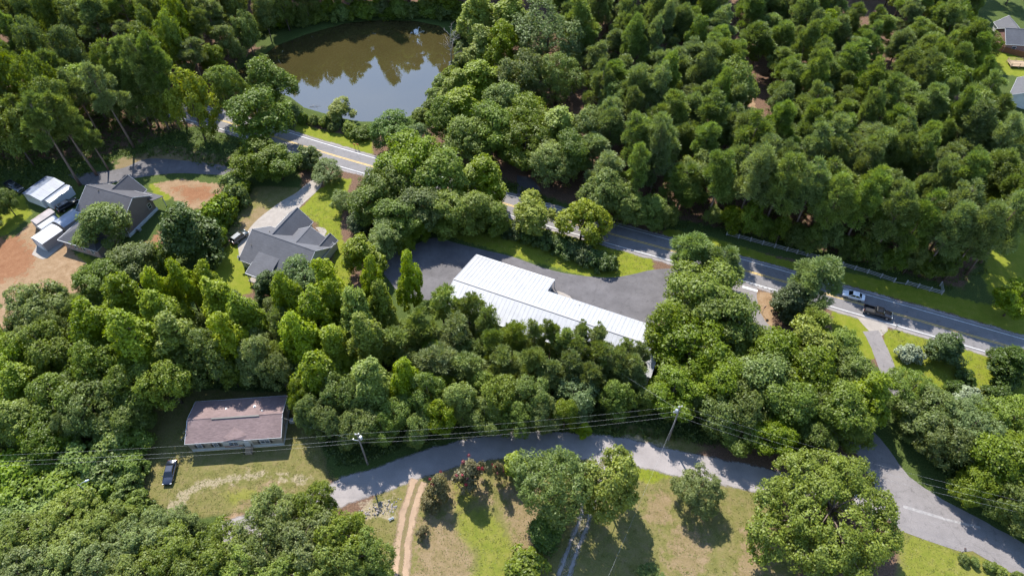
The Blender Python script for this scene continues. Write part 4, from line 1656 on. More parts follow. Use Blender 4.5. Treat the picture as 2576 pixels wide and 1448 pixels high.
o = empty("white_bench", tuple(at(985, 1306)), .5)
o.scale = (.7, .7, .7)
tag(o, "small white bench near the stone pile", "bench")
mb = MB()
mb.box((0, 0, .45), (1.3, .42, .06))
mb.build("seat", M['white'], o)
for s in (-1, 1):
    mb = MB()
    mb.box((s * .55, 0, .21), (.08, .4, .42))
    mb.build("leg", M['white'], o)
mb = MB()
mb.box((0, .2, .75), (1.3, .05, .3))
mb.build("backrest", M['white'], o)

o = empty("green_bin", tuple(at(366, 1285)), .3)
tag(o, "pale green wheeled bin half hidden by trees at lower left", "bin")
gb_ = plain("pale_green_plastic", (0.22, 0.42, 0.30), 0.5)
mb = MB()
mb.add([(-.26, -.3, .08), (.26, -.3, .08), (.26, .3, .08), (-.26, .3, .08), (-.32, -.38, 1.0), (.32, -.38, 1.0), (.32, .38, 1.0), (-.32, .38, 1.0)],
       [(3, 2, 1, 0), (4, 5, 6, 7), (0, 1, 5, 4), (1, 2, 6, 5), (2, 3, 7, 6), (3, 0, 4, 7)])
mb.build("body", gb_, o)
mb = MB()
mb.box((0, 0, 1.04), (.7, .82, .07))
mb.build("lid", gb_, o)
for s in (-1, 1):
    wheel(o, s * .26, .34, .1, .06)

# ------------------------------------------------------------------ trees
def pt_sphere(rng, n):
    return norm(rng.normal(size=(n, 3)))


def crown_puffs(seed, R, z0, z1, prof, npuff, pr, per, leaf, mat, elong=1.0, inner=0.2, top_light=0.0, outb=0.55, aspect=0.62, jitter=.16, upn=.35):
    """Broad-leaf crown: puffs of leaves on a lumpy volume, with a loose inner filling."""
    rng = np.random.default_rng(seed)
    t = (np.arange(npuff) + rng.uniform(0, 1, npuff)) / npuff
    t = t ** 0.85
    pf = np.array([prof(x) for x in t])
    ang = np.arange(npuff) * 2.39996 + rng.normal(0, .35, npuff)
    lump = 1 + jitter * np.sin(ang * 2 + rng.uniform(0, 6)) + jitter * np.sin(ang * 3 + t * 7 + rng.uniform(0, 6)) + rng.normal(0, jitter * .6, npuff)
    rad = R * pf * lump * (outb + (1 - outb) * rng.uniform(0, 1, npuff) ** .5) * .92
    rad = np.where(rng.uniform(0, 1, npuff) < .12, rad * .5, rad)
    pc_ = np.stack([rad * np.cos(ang), rad * np.sin(ang), z0 + (z1 - z0) * (t * .96) + rng.normal(0, .25, npuff)], 1)
    prr = pr * rng.uniform(.7, 1.35, npuff)
    ptint = rng.uniform(0, 1, npuff)
    n = npuff * per
    idx = np.repeat(np.arange(npuff), per)
    D = pt_sphere(rng, n)
    axis = np.zeros((npuff, 3))
    axis[:, :2] = pc_[:, :2] / np.maximum(R, 1e-3)
    axis[:, 2] = .75
    axis = norm(axis)
    D = norm(D + axis[idx] * .75)
    k_ = .70 + .42 * rng.uniform(0, 1, n) ** .7
    S = np.array([1, 1, elong])
    C = pc_[idx] + D * (prr[idx] * k_)[:, None] * S
    N = norm(D * .75 + rng.normal(size=(n, 3)) * .42 + np.array([0, 0, upn]))
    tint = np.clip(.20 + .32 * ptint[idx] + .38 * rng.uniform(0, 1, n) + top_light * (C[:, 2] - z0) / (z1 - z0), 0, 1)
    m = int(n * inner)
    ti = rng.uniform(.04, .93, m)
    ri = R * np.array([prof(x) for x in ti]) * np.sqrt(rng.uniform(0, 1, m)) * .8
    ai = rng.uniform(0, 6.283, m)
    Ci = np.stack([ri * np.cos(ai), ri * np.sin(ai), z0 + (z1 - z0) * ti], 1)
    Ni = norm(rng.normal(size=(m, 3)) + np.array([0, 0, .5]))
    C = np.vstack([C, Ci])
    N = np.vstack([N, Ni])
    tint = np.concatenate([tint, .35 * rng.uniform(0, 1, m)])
    T_ = n + m
    Ls = leaf * rng.uniform(.65, 1.4, T_)
    V = leaves(C, N, Ls, Ls * aspect * rng.uniform(.8, 1.3, T_), rng)
    return fast_quads("crown", V, T_, mat, tint), pc_


def crown_pine(seed, R, z0, z1, prof, npad, ntuft, per, L_, mat, aspect=.24, flat=.55, jit=.2, pad=.27):
    """Pine crown: rounded branch pads, each a cluster of needle bursts."""
    rng = np.random.default_rng(seed)
    t = ((np.arange(npad) + rng.uniform(0, 1, npad)) / npad) ** .85
    pf = np.array([prof(x) for x in t])
    ang = np.arange(npad) * 2.39996 + rng.normal(0, .6, npad)
    lump = 1 + jit * np.sin(ang * 2 + t * 5 + rng.uniform(0, 6)) + jit * .8 * np.sin(ang * 3 + t * 9 + rng.uniform(0, 6)) + rng.normal(0, .12, npad)
    u = np.where(rng.uniform(0, 1, npad) < .2, .35, .62 + .38 * rng.uniform(0, 1, npad))
    rad = R * pf * lump * u * .86
    pc_ = np.stack([rad * np.cos(ang), rad * np.sin(ang), z0 + (z1 - z0) * t * .96 + rng.normal(0, .35, npad)], 1)
    pr = R * pad * rng.uniform(.65, 1.3, npad)
    ti = np.repeat(np.arange(npad), ntuft)
    D0 = pt_sphere(rng, len(ti))
    D0[:, 2] = D0[:, 2] * flat + .2
    tc = pc_[ti] + D0 * (pr[ti] * rng.uniform(.45, 1, len(ti)))[:, None]
    ax = D0 * .6 + np.array([0, 0, .55])
    ax[:, :2] += pc_[ti][:, :2] / R * .5
    ax = norm(ax)
    n = len(ti) * per
    idx = np.repeat(np.arange(len(ti)), per)
    D = norm(pt_sphere(rng, n) + ax[idx] * .85)
    ln = L_ * rng.uniform(.6, 1.3, n)
    C = tc[idx] + D * (ln * .45 + .14 * rng.uniform(0, 1, n))[:, None]
    N = norm(np.cross(D, rng.normal(size=(n, 3))) + ax[idx] * .8)
    tt = rng.uniform(0, 1, npad)
    tint = np.clip(.10 + .34 * tt[ti][idx] + .20 * rng.uniform(0, 1, len(ti))[idx] + .36 * rng.uniform(0, 1, n), 0, 1)
    V = leaves(C, N, ln, ln * aspect * rng.uniform(.8, 1.3, n), rng, T=D)
    return fast_quads("crown", V, n, mat, tint), pc_


def crown_lobes(seed, R, z0, z1, nlobe, lr, lel, npuff, pr, per, leaf, mat, aspect=.6, needle=False, shape='round', fuzz=1.25, upn=.35, pel=1.0):
    """Crown of several uneven limb masses; each carries loose sprays of leaves or needles."""
    rng = np.random.default_rng(seed)
    H_ = z1 - z0
    lc, lrad = [], []
    a0 = rng.uniform(0, 6.28)
    for i in range(nlobe):
        f = i / max(1, nlobe - 1)
        if shape == 'flame':          # pointed, tallest in the middle
            t = .18 + .62 * f + rng.normal(0, .05)
            rad = R * (1 - t) * rng.uniform(.45, .95)
            L_ = R * lr * (1.15 - .55 * t) * rng.uniform(.8, 1.2)
        elif shape == 'pine':         # irregular, fuller in the upper half
            t = .15 + .72 * f + rng.normal(0, .05)
            rad = R * (.95 - .75 * t ** 1.6) * rng.uniform(.35, .95)
            L_ = R * lr * (1.1 - .4 * t) * rng.uniform(.7, 1.25)
        else:
            t = .22 + .58 * f + rng.normal(0, .06)
            rad = R * math.sqrt(max(.05, 1 - (1.5 * t - .55) ** 2)) * rng.uniform(.35, .78)
            L_ = R * lr * rng.uniform(.72, 1.25)
        a = a0 + i * 2.39996 + rng.normal(0, .3)
        lc.append((rad * math.cos(a), rad * math.sin(a), z0 + H_ * t))
        lrad.append(L_)
    top = R * lr * (.55 if shape != 'round' else .9)
    lc.append((rng.normal(0, .12) * R, rng.normal(0, .12) * R, z1 - top * lel * .95))
    lrad.append(top)
    lc, lrad = np.array(lc), np.array(lrad)
    # puffs on the outside of the limb masses
    m = npuff * 3
    w = lrad ** 2
    li = rng.choice(len(lc), m, p=w / w.sum())
    D = pt_sphere(rng, m)
    out = lc[li].copy()
    out[:, 2] = 0
    D = norm(D + out / R * .5 + np.array([0, 0, .28]))
    S = np.array([1, 1, lel])
    P = lc[li] + D * (lrad[li] * rng.uniform(.72, 1.08, m))[:, None] * S
    keep = np.ones(m, bool)
    for c_, q in zip(lc, lrad):
        d = np.linalg.norm((P - c_) / S, axis=1)
        keep &= ~(d < q * .66)
    P, D = P[keep][:npuff], D[keep][:npuff]
    li = li[keep][:npuff]
    npf = len(P)
    prr = pr * rng.uniform(.6, 1.4, npf)
    ptint = .55 * rng.uniform(0, 1, npf) + .45 * rng.uniform(0, 1, len(lc))[li]
    n = npf * per
    idx = np.repeat(np.arange(npf), per)
    V3 = norm(pt_sphere(rng, n) + D[idx] * .55 + np.array([0, 0, .15]))
    rr_ = prr[idx] * fuzz * rng.uniform(0, 1, n) ** .5
    C = P[idx] + V3 * rr_[:, None] * np.array([1, 1, pel])
    tint = np.clip(.12 + .40 * ptint[idx] + .45 * rng.uniform(0, 1, n), 0, 1)
    Ls = leaf * rng.uniform(.6, 1.4, n)
    if needle:
        Tn = norm(V3 + D[idx] * .5 + np.array([0, 0, .35]))
        N = norm(np.cross(Tn, rng.normal(size=(n, 3))) + np.array([0, 0, .5]) + D[idx] * .4)
        V = leaves(C, N, Ls, Ls * aspect * rng.uniform(.8, 1.3, n), rng, T=Tn)
    else:
        N = norm(V3 * .55 + D[idx] * .35 + rng.normal(size=(n, 3)) * .5 + np.array([0, 0, upn]))
        V = leaves(C, N, Ls, Ls * aspect * rng.uniform(.8, 1.3, n), rng)
    me = fast_quads("crown", V, n, mat, tint)
    return me, np.vstack([lc, P[rng.integers(0, npf, 40)]])


def trunk_mesh(seed, h, r0, zc0, pc_, mat, nlimb=9, lean=.02, multi=1):
    rnd_ = random.Random(seed)
    mb = MB()
    for m_ in range(multi):
        a0 = rnd_.uniform(0, 6.28)
        lx, ly = rnd_.uniform(-lean, lean) * h, rnd_.uniform(-lean, lean) * h
        off = Vector((math.cos(a0), math.sin(a0), 0)) * (.35 if multi > 1 else 0)
        sp = (1.6 if multi > 1 else 0)
        ax = []
        for i in range(7):
            t = i / 6
            ax.append(Vector((lx * t + off.x * (1 + sp * t), ly * t + off.y * (1 + sp * t), h * .93 * t)) + Vector((math.sin(t * 5 + seed) * .08, math.cos(t * 4 + seed) * .08, 0)))
        rr = [r0 * 1.25, r0, r0 * .86, r0 * .72, r0 * .55, r0 * .35, r0 * .12]
        if multi > 1:
            rr = [x * .55 for x in rr]
        mb.tube(ax, rr, 7)
        sel = [pc_[rnd_.randrange(len(pc_))] for _ in range(nlimb)]
        for q in sel:
            q = Vector(q)
            zb_ = max(zc0 * .9, min(h * .85, q.z - .45 * math.hypot(q.x, q.y) - .3))
            t = zb_ / (h * .93)
            i = min(5, int(t * 6))
            base = ax[i].lerp(ax[i + 1], t * 6 - i)
            mid = base.lerp(q, .5) + Vector((0, 0, .12 * (q - base).length))
            mb.tube([base, mid, q], [r0 * .34, r0 * .22, r0 * .06], 5)
    return mb.mesh("trunk", mat, True)


def dome(t):
    return math.sqrt(max(0.0, 1 - (1.75 * t - .75) ** 2)) if t > .43 else .62 + .38 * math.sin(t / .43 * math.pi / 2)


def ball(t):
    return math.sqrt(max(0.02, 1 - (2 * t - 1) ** 2))


def cone(t):
    return max(.05, (1 - t) ** .72) * min(1, .62 + t * 2.2)


def egg(t):
    return max(.06, math.sin(math.pi * min(1, (t * .88 + .12)) ** .8)) if t < .97 else .12


def pinep(t):
    return max(.10, (1 - t ** 1.75) ** .75) * min(1, .5 + t * 1.7)


PROTO = {}


def proto(kind, crown, trunkmat, h, R, zc, r0, z0, nlimb=9, multi=1, lean=.02):
    me, pc_ = crown
    tm = trunk_mesh(len(PROTO) * 7 + len(PROTO.get(kind, [])), h, r0, z0, pc_, trunkmat, nlimb, lean, multi)
    PROTO.setdefault(kind, []).append(dict(crown=me, trunk=tm, h=h, R=R, zc=zc))


for s in range(8):
    proto('pine', crown_lobes(210 + s, 3.6, (7.5, 6, 9, 6.5, 8, 7, 5.5, 9.5)[s], 20, 14 + s % 5, .33, (1.0, 1.2, .9, 1.1, 1.3, .95, 1.15, .85)[s], 420, .50, 40, .46, M['pine'], aspect=.28, fuzz=1.5, needle=True, shape='pine'),
          M['bark_pine'], 20, 4.2, .72, .22, 9, 14, lean=.03)
for s in range(5):
    proto('tallpine', crown_lobes(230 + s, 4.4, 13.5 - s, 26, 12 + s, .32, .85, 380, .56, 42, .52, M['pine'], aspect=.28, fuzz=1.5, needle=True, shape='pine'), M['bark_pine'], 26, 5.0, .77, .30, 13, 18, lean=.04)
for s in range(5):
    proto('ypine', crown_lobes(240 + s, 2.7, 4.6 - s * .5, 13, 10 + s % 3, .34, .9, 250, .40, 38, .38, M['ypine'], aspect=.28, fuzz=1.45, needle=True, shape='pine'), M['bark_pine'], 13, 3.1, .68, .14, 4, 14, lean=.04)
for s in range(8):
    proto('hard', crown_lobes(250 + s, 4.5, 2.8 + .3 * (s % 3), 14, 13 + s % 5, .34, (.9, 1.1, .8, 1.0, 1.25, .85, 1.05, .95)[s], 360, .62, 50, .33, M['hard'], fuzz=1.4), M['bark'], 14, 4.9, .60, .2, 3.5, 12)
for s in range(7):
    proto('tulip', crown_lobes(260 + s, 3.4, 2.4, 16, 12 + s % 4, .38, (2.0, 1.8, 2.2, 1.9, 1.7, 2.1, 1.9)[s], 330, .50, 52, .33, M['tulip'], shape='flame', pel=1.4, fuzz=1.35), M['bark'], 16, 3.5, .55, .18, 3, 10)
for s in range(3):
    proto('lime', crown_lobes(270 + s, 4.2, 2.2, 12, 9 + s, .42, 1.15, 240, .66, 60, .38, M['lime'], pel=1.15), M['bark'], 12, 4.6, .58, .18, 3)
for s in range(5):
    proto('oak', crown_lobes(280 + s, 5.5, 2.2, 11, 15 + s, .29, .85, 420, .52, 42, .31, M['oak'], upn=.5, fuzz=1.35), M['bark'], 11, 6.0, .60, .24, 2.5, 18)
proto('bigoak', crown_lobes(290, 12.2, 2.6, 14.5, 60, .18, .75, 1500, .66, 44, .35, M['oak'], upn=.5, fuzz=1.3), M['bark'], 14.5, 13.0, .55, .5, 3, 50)
for s in range(3):
    proto('dark', crown_lobes(330 + s, 3.0, .3, 11, 11, .46, 1.3, 260, .55, 56, .32, M['dark'], shape='flame'), M['bark'], 11, 3.2, .45, .16, 1)
for s in range(2):
    proto('willow', crown_lobes(300 + s, 4.6, 1.6, 13, 15, .34, 1.2, 380, .56, 50, .30, M['willow'], aspect=.42, pel=1.15), M['bark'], 13, 4.9, .56, .2, 2.5)
proto('teal', crown_lobes(310, 4.2, .8, 7.5, 10, .38, .9, 220, .6, 56, .34, M['teal'], aspect=.45), M['bark'], 7.5, 4.5, .55, .14, 1.2, 9, multi=3)
for s in range(3):
    proto('myrtle', crown_lobes(340 + s, 1.7, .9, 5.2, 9, .34, 1.4, 120, .30, 46, .20, M['myrtle'], shape='flame', pel=1.3, fuzz=1.4), M['bark'], 5.2, 1.9, .62, .07, 1.2, 5, multi=3)
for s in range(3):
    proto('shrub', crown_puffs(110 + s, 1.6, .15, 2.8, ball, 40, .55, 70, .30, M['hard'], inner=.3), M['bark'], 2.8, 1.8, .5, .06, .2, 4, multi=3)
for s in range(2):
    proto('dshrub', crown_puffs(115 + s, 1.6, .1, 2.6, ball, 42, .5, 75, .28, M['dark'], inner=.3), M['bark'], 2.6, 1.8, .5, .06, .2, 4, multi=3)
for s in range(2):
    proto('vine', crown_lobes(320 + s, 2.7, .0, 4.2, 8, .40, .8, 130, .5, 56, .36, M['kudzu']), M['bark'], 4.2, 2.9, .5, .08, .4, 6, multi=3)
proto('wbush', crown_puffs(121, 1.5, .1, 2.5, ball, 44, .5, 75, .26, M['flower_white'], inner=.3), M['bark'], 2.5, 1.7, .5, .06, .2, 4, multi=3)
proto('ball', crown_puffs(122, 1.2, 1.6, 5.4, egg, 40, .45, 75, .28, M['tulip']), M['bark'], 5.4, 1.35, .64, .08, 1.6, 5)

PLACED = []     # (x, y, r)
TRND = random.Random(99)
NAMES = {'pine': 'pine_tree', 'tallpine': 'tall_pine_tree', 'ypine': 'young_pine_tree', 'hard': 'broadleaf_tree', 'tulip': 'bright_green_tree', 'lime': 'yellow_green_tree',
         'oak': 'oak_tree', 'bigoak': 'spreading_oak_tree', 'dark': 'evergreen_tree', 'willow': 'grey_green_tree', 'teal': 'blue_green_tree', 'myrtle': 'crepe_myrtle',
         'shrub': 'shrub', 'dshrub': 'dark_shrub', 'vine': 'vine_thicket', 'wbush': 'flowering_bush', 'ball': 'round_headed_tree'}
CATS = {'shrub': 'shrub', 'dshrub': 'shrub', 'vine': 'thicket', 'wbush': 'bush', 'myrtle': 'shrub tree'}


def tree_at(kind, x, y, r, h, label, group=None, var=None):
    pl = PROTO[kind]
    p = pl[TRND.randrange(len(pl)) if var is None else var]
    o = empty(NAMES[kind], (x, y, 0), TRND.uniform(0, 6.28))
    o.rotation_euler = (TRND.gauss(0, .025), TRND.gauss(0, .025), o.rotation_euler[2])
    o.scale = (r / p['R'] * TRND.uniform(.93, 1.07), r / p['R'] * TRND.uniform(.93, 1.07), h / p['h'])
    tag(o, label, CATS.get(kind, 'tree'), group)
    link(bpy.data.objects.new("crown", p['crown']), o)
    link(bpy.data.objects.new("trunk", p['trunk']), o)
    PLACED.append((x, y, r))
    return o


def tree(kind, px, py, rpx, h, label, group=None, var=None):
    """Tree whose crown centre is seen at (px, py) with half-width rpx."""
    zc = PROTO[kind][0]['zc'] * h
    p = at(px, py, zc)
    return tree_at(kind, p.x, p.y, rpx * mpp(p) * 1.08, h, label, group, var)


def base_tree(kind, px, py, r, h, label, group=None, var=None):
    p = at(px, py)
    return tree_at(kind, p.x, p.y, r, h, label, group, var)


# -- trees that stand out one by one
base_tree('tallpine', 203, 466, 5.0, 27.0, "tall pine with long bare trunk beside the streaked metal outbuilding", None, 0)
base_tree('tallpine', 243, 441, 4.8, 25.0, "tall pine with bare trunk behind the brick house roof", None, 1)
base_tree('tallpine', 273, 428, 3.6, 17.0, "thin shorter pine with pale trunk by the shaded drive", None, 2)
base_tree('tallpine', 337, 372, 5.0, 26.0, "tall pine leaning over the clearing left of the shaded drive", None, 1)
for i, (x, y, h) in enumerate(((400, 318, 27), (428, 330, 28), (452, 326, 28.5), (470, 318, 27), (380, 300, 25), (350, 300, 24))):
    base_tree('tallpine', x, y, 4.6, h, "tall pine in the trunk cluster beside the far road bend", "tall pines clustered at the road bend")
base_tree('lime', 517, 352, 5.2, 19.5, "tall yellow-green tree with bare twin trunks left of the road gap")
tree('hard', 577, 225, 44, 17, "round green tree just left of the pond's left corner")
tree('hard', 680, 210, 62, 15, "round grey-green tree overhanging the left pond shore", None, 1)
tree('hard', 655, 300, 82, 17, "large lumpy tree covering the road left of the pond", None, 2)
tree('hard', 650, 395, 62, 10, "dark lower tree right of the shaded drive", None, 3)
tree('hard', 700, 410, 52, 9, "dark bushy tree between driveway top and road", None, 0)
tree('shrub', 775, 398, 32, 4.5, "large shrub at the road edge above the concrete driveway")
tree('willow', 822, 432, 40, 5.5, "pale leafy small tree at the top end of the concrete driveway", None, 0)
tree('lime', 856, 278, 33, 6, "small yellow-green tree alone on the near pond bank", None, 0)
tree('teal', 992, 332, 62, 8.5, "blue-green rounded willow bush at the pond's near right shore")
tree('teal', 1050, 350, 40, 7, "smaller blue-green bush right of the rounded willow bush")
for i, (x, y, r) in enumerate(((762, 300, 14), (790, 303, 13), (818, 308, 15), (838, 318, 14), (880, 322, 18), (905, 335, 22), (928, 330, 18), (745, 292, 14))):
    tree('shrub', x, y, r, 2.4, "low green shrub in the row along the near pond bank", "shrubs on the near pond bank")
tree('dark', 826, 308, 9, 4.0, "little dark conical evergreen on the roadside grass by the pond")
for x, y, r, h in ((130, 195, 60, 18), (225, 222, 56, 17), (300, 248, 48, 14), (350, 262, 42, 13), (408, 262, 38, 13)):
    tree('hard', x, y, r, h, "broadleaf tree hiding the far road in the upper left wood", "trees hiding the far road")
# right of the pond
for i, (x, y, r, h, kd) in enumerate(((1205, 40, 50, 20, 'tulip'), (1285, 62, 62, 20, 'tulip'), (1375, 105, 86, 20, 'willow'), (1310, 190, 62, 17, 'hard'), (1400, 195, 60, 16, 'willow'),
                                      (1212, 122, 45, 16, 'tulip'), (1155, 222, 46, 13, 'tulip'), (1205, 205, 58, 15, 'tulip'), (1165, 275, 62, 14, 'tulip'), (1120, 305, 52, 12, 'hard'),
                                      (1262, 262, 56, 15, 'hard'), (1235, 330, 66, 15, 'hard'), (1335, 300, 62, 15, 'hard'), (1320, 365, 62, 14, 'hard'), (1400, 330, 58, 15, 'tulip'),
                                      (1440, 385, 58, 14, 'hard'), (1180, 350, 60, 13, 'hard'), (1390, 410, 55, 13, 'hard'), (1480, 330, 50, 15, 'hard'), (1250, 120, 50, 17, 'hard'))):
    tree(kd, x, y, r, h, "%s tree right of the pond, %s" % ({"tulip": "bright", "willow": "greyish", "hard": "mid-green"}[kd], "on its shore side" if x < 1220 else "towards the pine wood" if y < 250 else "near the main road"), "grove right of the pond " + kd + str((x < 1220) + 2 * (y < 250)))
# between road and parking lot
tree('hard', 1040, 410, 82, 16, "large green tree hiding the main road right of the pond grass", None, 0)
tree('hard', 1110, 455, 78, 15, "broad dark tree above the parking lot's far corner", None, 1)
tree('tulip', 1215, 450, 66, 14, "layered bright-topped tree right of the dark tree above the lot", None, 2)
tree('hard', 980, 465, 62, 13, "mid-green tree beside the road above the grey house lawn", None, 3)
tree('hard', 935, 520, 58, 11, "green tree at the right edge of the grey house lawn", None, 2)
tree('willow', 862, 505, 34, 5.5, "small pale-leaved tree on the grey house lawn", None, 1)
for i, (x, y, r, h) in enumerate(((1060, 530, 62, 12), (1140, 535, 62, 12), (1000, 555, 60, 11), (1200, 530, 55, 11), (1060, 580, 36, 6), (1120, 570, 36, 6), (960, 600, 48, 9), (1240, 545, 46, 9), (1010, 605, 34, 6))):
    tree('hard', x, y, r, h, "dark shaded tree massed along the parking lot's far edge", "trees along the far edge of the lot")
tree('tulip', 912, 640, 52, 12, "bright green tree between the grey house and the parking lot", None, 1)
tree('dark', 905, 560, 34, 6, "dark rounded bush on the lawn right of the grey house", None, 0)
tree('lime', 1340, 540, 54, 10, "bright round tree left of its yellow-green twin by the main road", None, 0)
tree('lime', 1466, 556, 58, 10.5, "feathery yellow-green tree beside the main road above the hedge", None, 1)
for i, (x, y, r) in enumerate(((1260, 575, 22), (1292, 580, 24), (1325, 590, 25), (1358, 600, 26), (1388, 610, 26), (1416, 620, 27), (1444, 630, 28), (1470, 640, 28), (1496, 650, 28), (1522, 662, 28))):
    tree('dshrub', x, y, r, 3.0, "dark juniper bush in the hedge row between lot and road", "hedge row beside the parking lot")
for i, (x, y, r, h) in enumerate(((1590, 520, 45, 9), (1640, 525, 45, 9), (1560, 505, 45, 11), (1680, 545, 34, 7), (1520, 480, 50, 13))):
    tree('hard', x, y, r, h, "dark leafy tree at the wood edge beside the road bend", "leafy trees at the wood edge opposite the lot")
# right-hand roadside trees
tree('pine', 1745, 625, 62, 14, "pine-like grey-green tree at the lot exit beside the main road", None, 0)
tree('pine', 1822, 660, 54, 13, "second feathery pine right of the lot exit", None, 1)
tree('hard', 1770, 745, 96, 16, "large bright broadleaf tree right of the parking lot", None, 0)
tree('hard', 1672, 838, 74, 14, "green tree covering the right end of the white roof", None, 1)
tree('hard', 1830, 820, 84, 15, "green tree left of the mulch bed and sign", None, 2)
tree('hard', 1730, 890, 92, 14, "broad green tree below the white building's right end", None, 3)
tree('dark', 1985, 765, 52, 10, "dense dark evergreen beside the mulch bed", None, 1)
tree('pine', 2062, 694, 68, 14, "large bright pine overhanging the main road and white sedan", None, 2)
tree('ypine', 2056, 806, 50, 9, "bushy pine below the white sedan", None, 0)
tree('lime', 2030, 870, 62, 12, "yellow-green tree below the bushy roadside pine", None, 0)
for i, (x, y, r, h, kd) in enumerate(((1950, 890, 70, 13, 'hard'), (2120, 880, 52, 11, 'hard'), (2140, 940, 60, 11, 'hard'), (2040, 950, 82, 13, 'hard'), (1900, 950, 78, 13, 'hard'), (2105, 1030, 78, 13, 'hard'),
                                      (1980, 1020, 82, 13, 'hard'), (1870, 1020, 66, 12, 'hard'), (1800, 960, 70, 13, 'hard'), (1690, 990, 66, 11, 'hard'), (1805, 1035, 58, 10, 'hard'), (2150, 1080, 55, 10, 'hard'),
                                      (1940, 1085, 62, 9, 'hard'), (2050, 1100, 55, 9, 'hard'), (1860, 1090, 50, 8, 'hard'))):
    tree(kd, x, y, r, h, "broadleaf tree between lane and side road, " + ("nearest the side road" if x > 2000 else "nearest the gravel lane" if y > 1000 else "nearest the white building"), "wood between lane and side road %d %d" % (x > 2000, y > 1000))
tree('tulip', 2180, 1000, 62, 13, "bright yellow-green tree at the upper end of the visible side road", None, 0)
# garden on the right
tree('dark', 2378, 878, 44, 8, "dark pyramidal evergreen on the roadside lawn", None, 0)
tree('dark', 2540, 920, 56, 8, "dark rounded evergreen at the right edge of the lawn", None, 2)
tree('wbush', 2290, 890, 27, 3.0, "white-flowering bush beside the narrow asphalt drive")
tree('wbush', 2436, 1000, 30, 3.2, "round white-flowering bush below the dark evergreens")
tree('dshrub', 2430, 948, 20, 2.0, "small dark clipped shrub on the lawn below the pyramidal evergreen")
tree('dshrub', 2455, 1012, 20, 2.0, "dark clipped shrub touching the lower white-flowering bush")
tree('dshrub', 2515, 995, 34, 3.0, "wide dark shrub right of the lower white-flowering bush")
tree('dshrub', 2400, 975, 22, 2.2, "dark clipped shrub left of the lower white-flowering bush")
tree('hard', 2560, 755, 52, 9, "green tree at the right edge above the main road", None, 0)
base_tree('hard', 2530, 12, 5, 13, "tree behind the corner house at the top right")
base_tree('hard', 2590, -6, 5, 14, "tree at the very top right corner behind the corner house")
tree('hard', 2472, 108, 42, 9, "pale-topped tree beside the corner house", None, 3)
for i, (x, y, r, h, kd) in enumerate(((2280, 990, 70, 11, 'willow'), (2340, 1040, 76, 11, 'hard'), (2430, 1080, 84, 12, 'willow'), (2530, 1070, 74, 11, 'hard'), (2385, 1110, 66, 11, 'hard'), (2490, 1155, 84, 12, 'hard'),
                                      (2550, 1170, 84, 12, 'hard'), (2325, 1060, 52, 9, 'willow'), (2450, 1215, 50, 9, 'hard'), (2590, 1280, 60, 10, 'hard'), (2530, 1255, 48, 9, 'hard'), (2630, 1340, 50, 8, 'hard'))):
    tree(kd, x, y, r, h, "broadleaf tree in the wood right of the side road", "wood right of the side road")
# in front of the houses on the left
tree('hard', 264, 572, 68, 12, "spreading tree in front of the brown house roof", None, 1)
tree('hard', 335, 650, 62, 9, "darker tree below the spreading tree at the brick wing", None, 2)
tree('hard', 250, 700, 60, 9, "green tree below the brick wing with four windows", None, 3)
tree('dark', 472, 596, 72, 16, "very large dense dark evergreen between the two houses", None, 0)
for i, (x, y, r, h) in enumerate(((535, 555, 36, 6), (565, 528, 32, 6), (595, 495, 28, 5), (545, 590, 28, 5), (530, 610, 34, 6), (590, 460, 26, 4), (610, 480, 22, 3.5), (405, 650, 30, 5))):
    tree('shrub', x, y, r, h, "tall green shrub in the row between dirt lot and grey house", "shrub row left of the grey house")
tree('teal', 762, 705, 62, 9, "rounded grey-green tree touching the grey house's lower corner")
tree('dark', 680, 720, 40, 7, "dark shrub tree below the grey house porch", None, 2)
# belt of bright trees
BELT = ((318, 760, 62, 15, 'tulip'), (250, 830, 66, 15, 'tulip'), (420, 800, 62, 16, 'tulip'), (470, 730, 50, 15, 'tulip'), (400, 740, 40, 15, 'tulip'), (530, 720, 36, 14, 'tulip'), (350, 870, 74, 16, 'tulip'), (440, 870, 70, 16, 'tulip'),
        (560, 770, 52, 15, 'tulip'), (620, 810, 58, 15, 'tulip'), (580, 860, 52, 14, 'tulip'), (730, 760, 50, 15, 'tulip'), (700, 820, 46, 14, 'ypine'), (835, 720, 46, 15, 'tulip'), (850, 775, 44, 15, 'tulip'), (800, 800, 50, 15, 'tulip'),
        (935, 735, 44, 15, 'tulip'), (960, 780, 40, 14, 'tulip'), (1030, 712, 36, 15, 'tulip'), (900, 800, 50, 14, 'tulip'), (760, 860, 58, 15, 'tulip'), (920, 865, 58, 15, 'tulip'), (850, 880, 50, 14, 'tulip'), (800, 940, 66, 14, 'tulip'),
        (930, 975, 62, 14, 'tulip'), (1020, 965, 54, 14, 'tulip'), (1080, 1000, 52, 13, 'hard'), (870, 1000, 58, 13, 'hard'), (1000, 1040, 50, 10, 'hard'), (650, 900, 54, 13, 'hard'), (520, 900, 60, 14, 'hard'), (700, 930, 46, 12, 'hard'),
        (420, 960, 66, 13, 'hard'), (330, 970, 70, 13, 'hard'), (250, 930, 66, 14, 'hard'))
for x, y, r, h, kd in BELT:
    if kd == 'tulip':
        r, h = r * TRND.uniform(.80, 1.08), h * TRND.uniform(1.12, 1.36)
    w = "below the brick house" if x < 520 else "below the grey house" if x < 780 else "left of the young pines"
    n_ = {"tulip": "bright green pointed tree", "ypine": "grey-green pine"}.get(kd, "darker round tree")
    tree(kd, x, y, r, h, n_ + " " + w + (", upper rows" if y < 850 else ", lower rows"), n_ + "s " + w + str(y < 850))
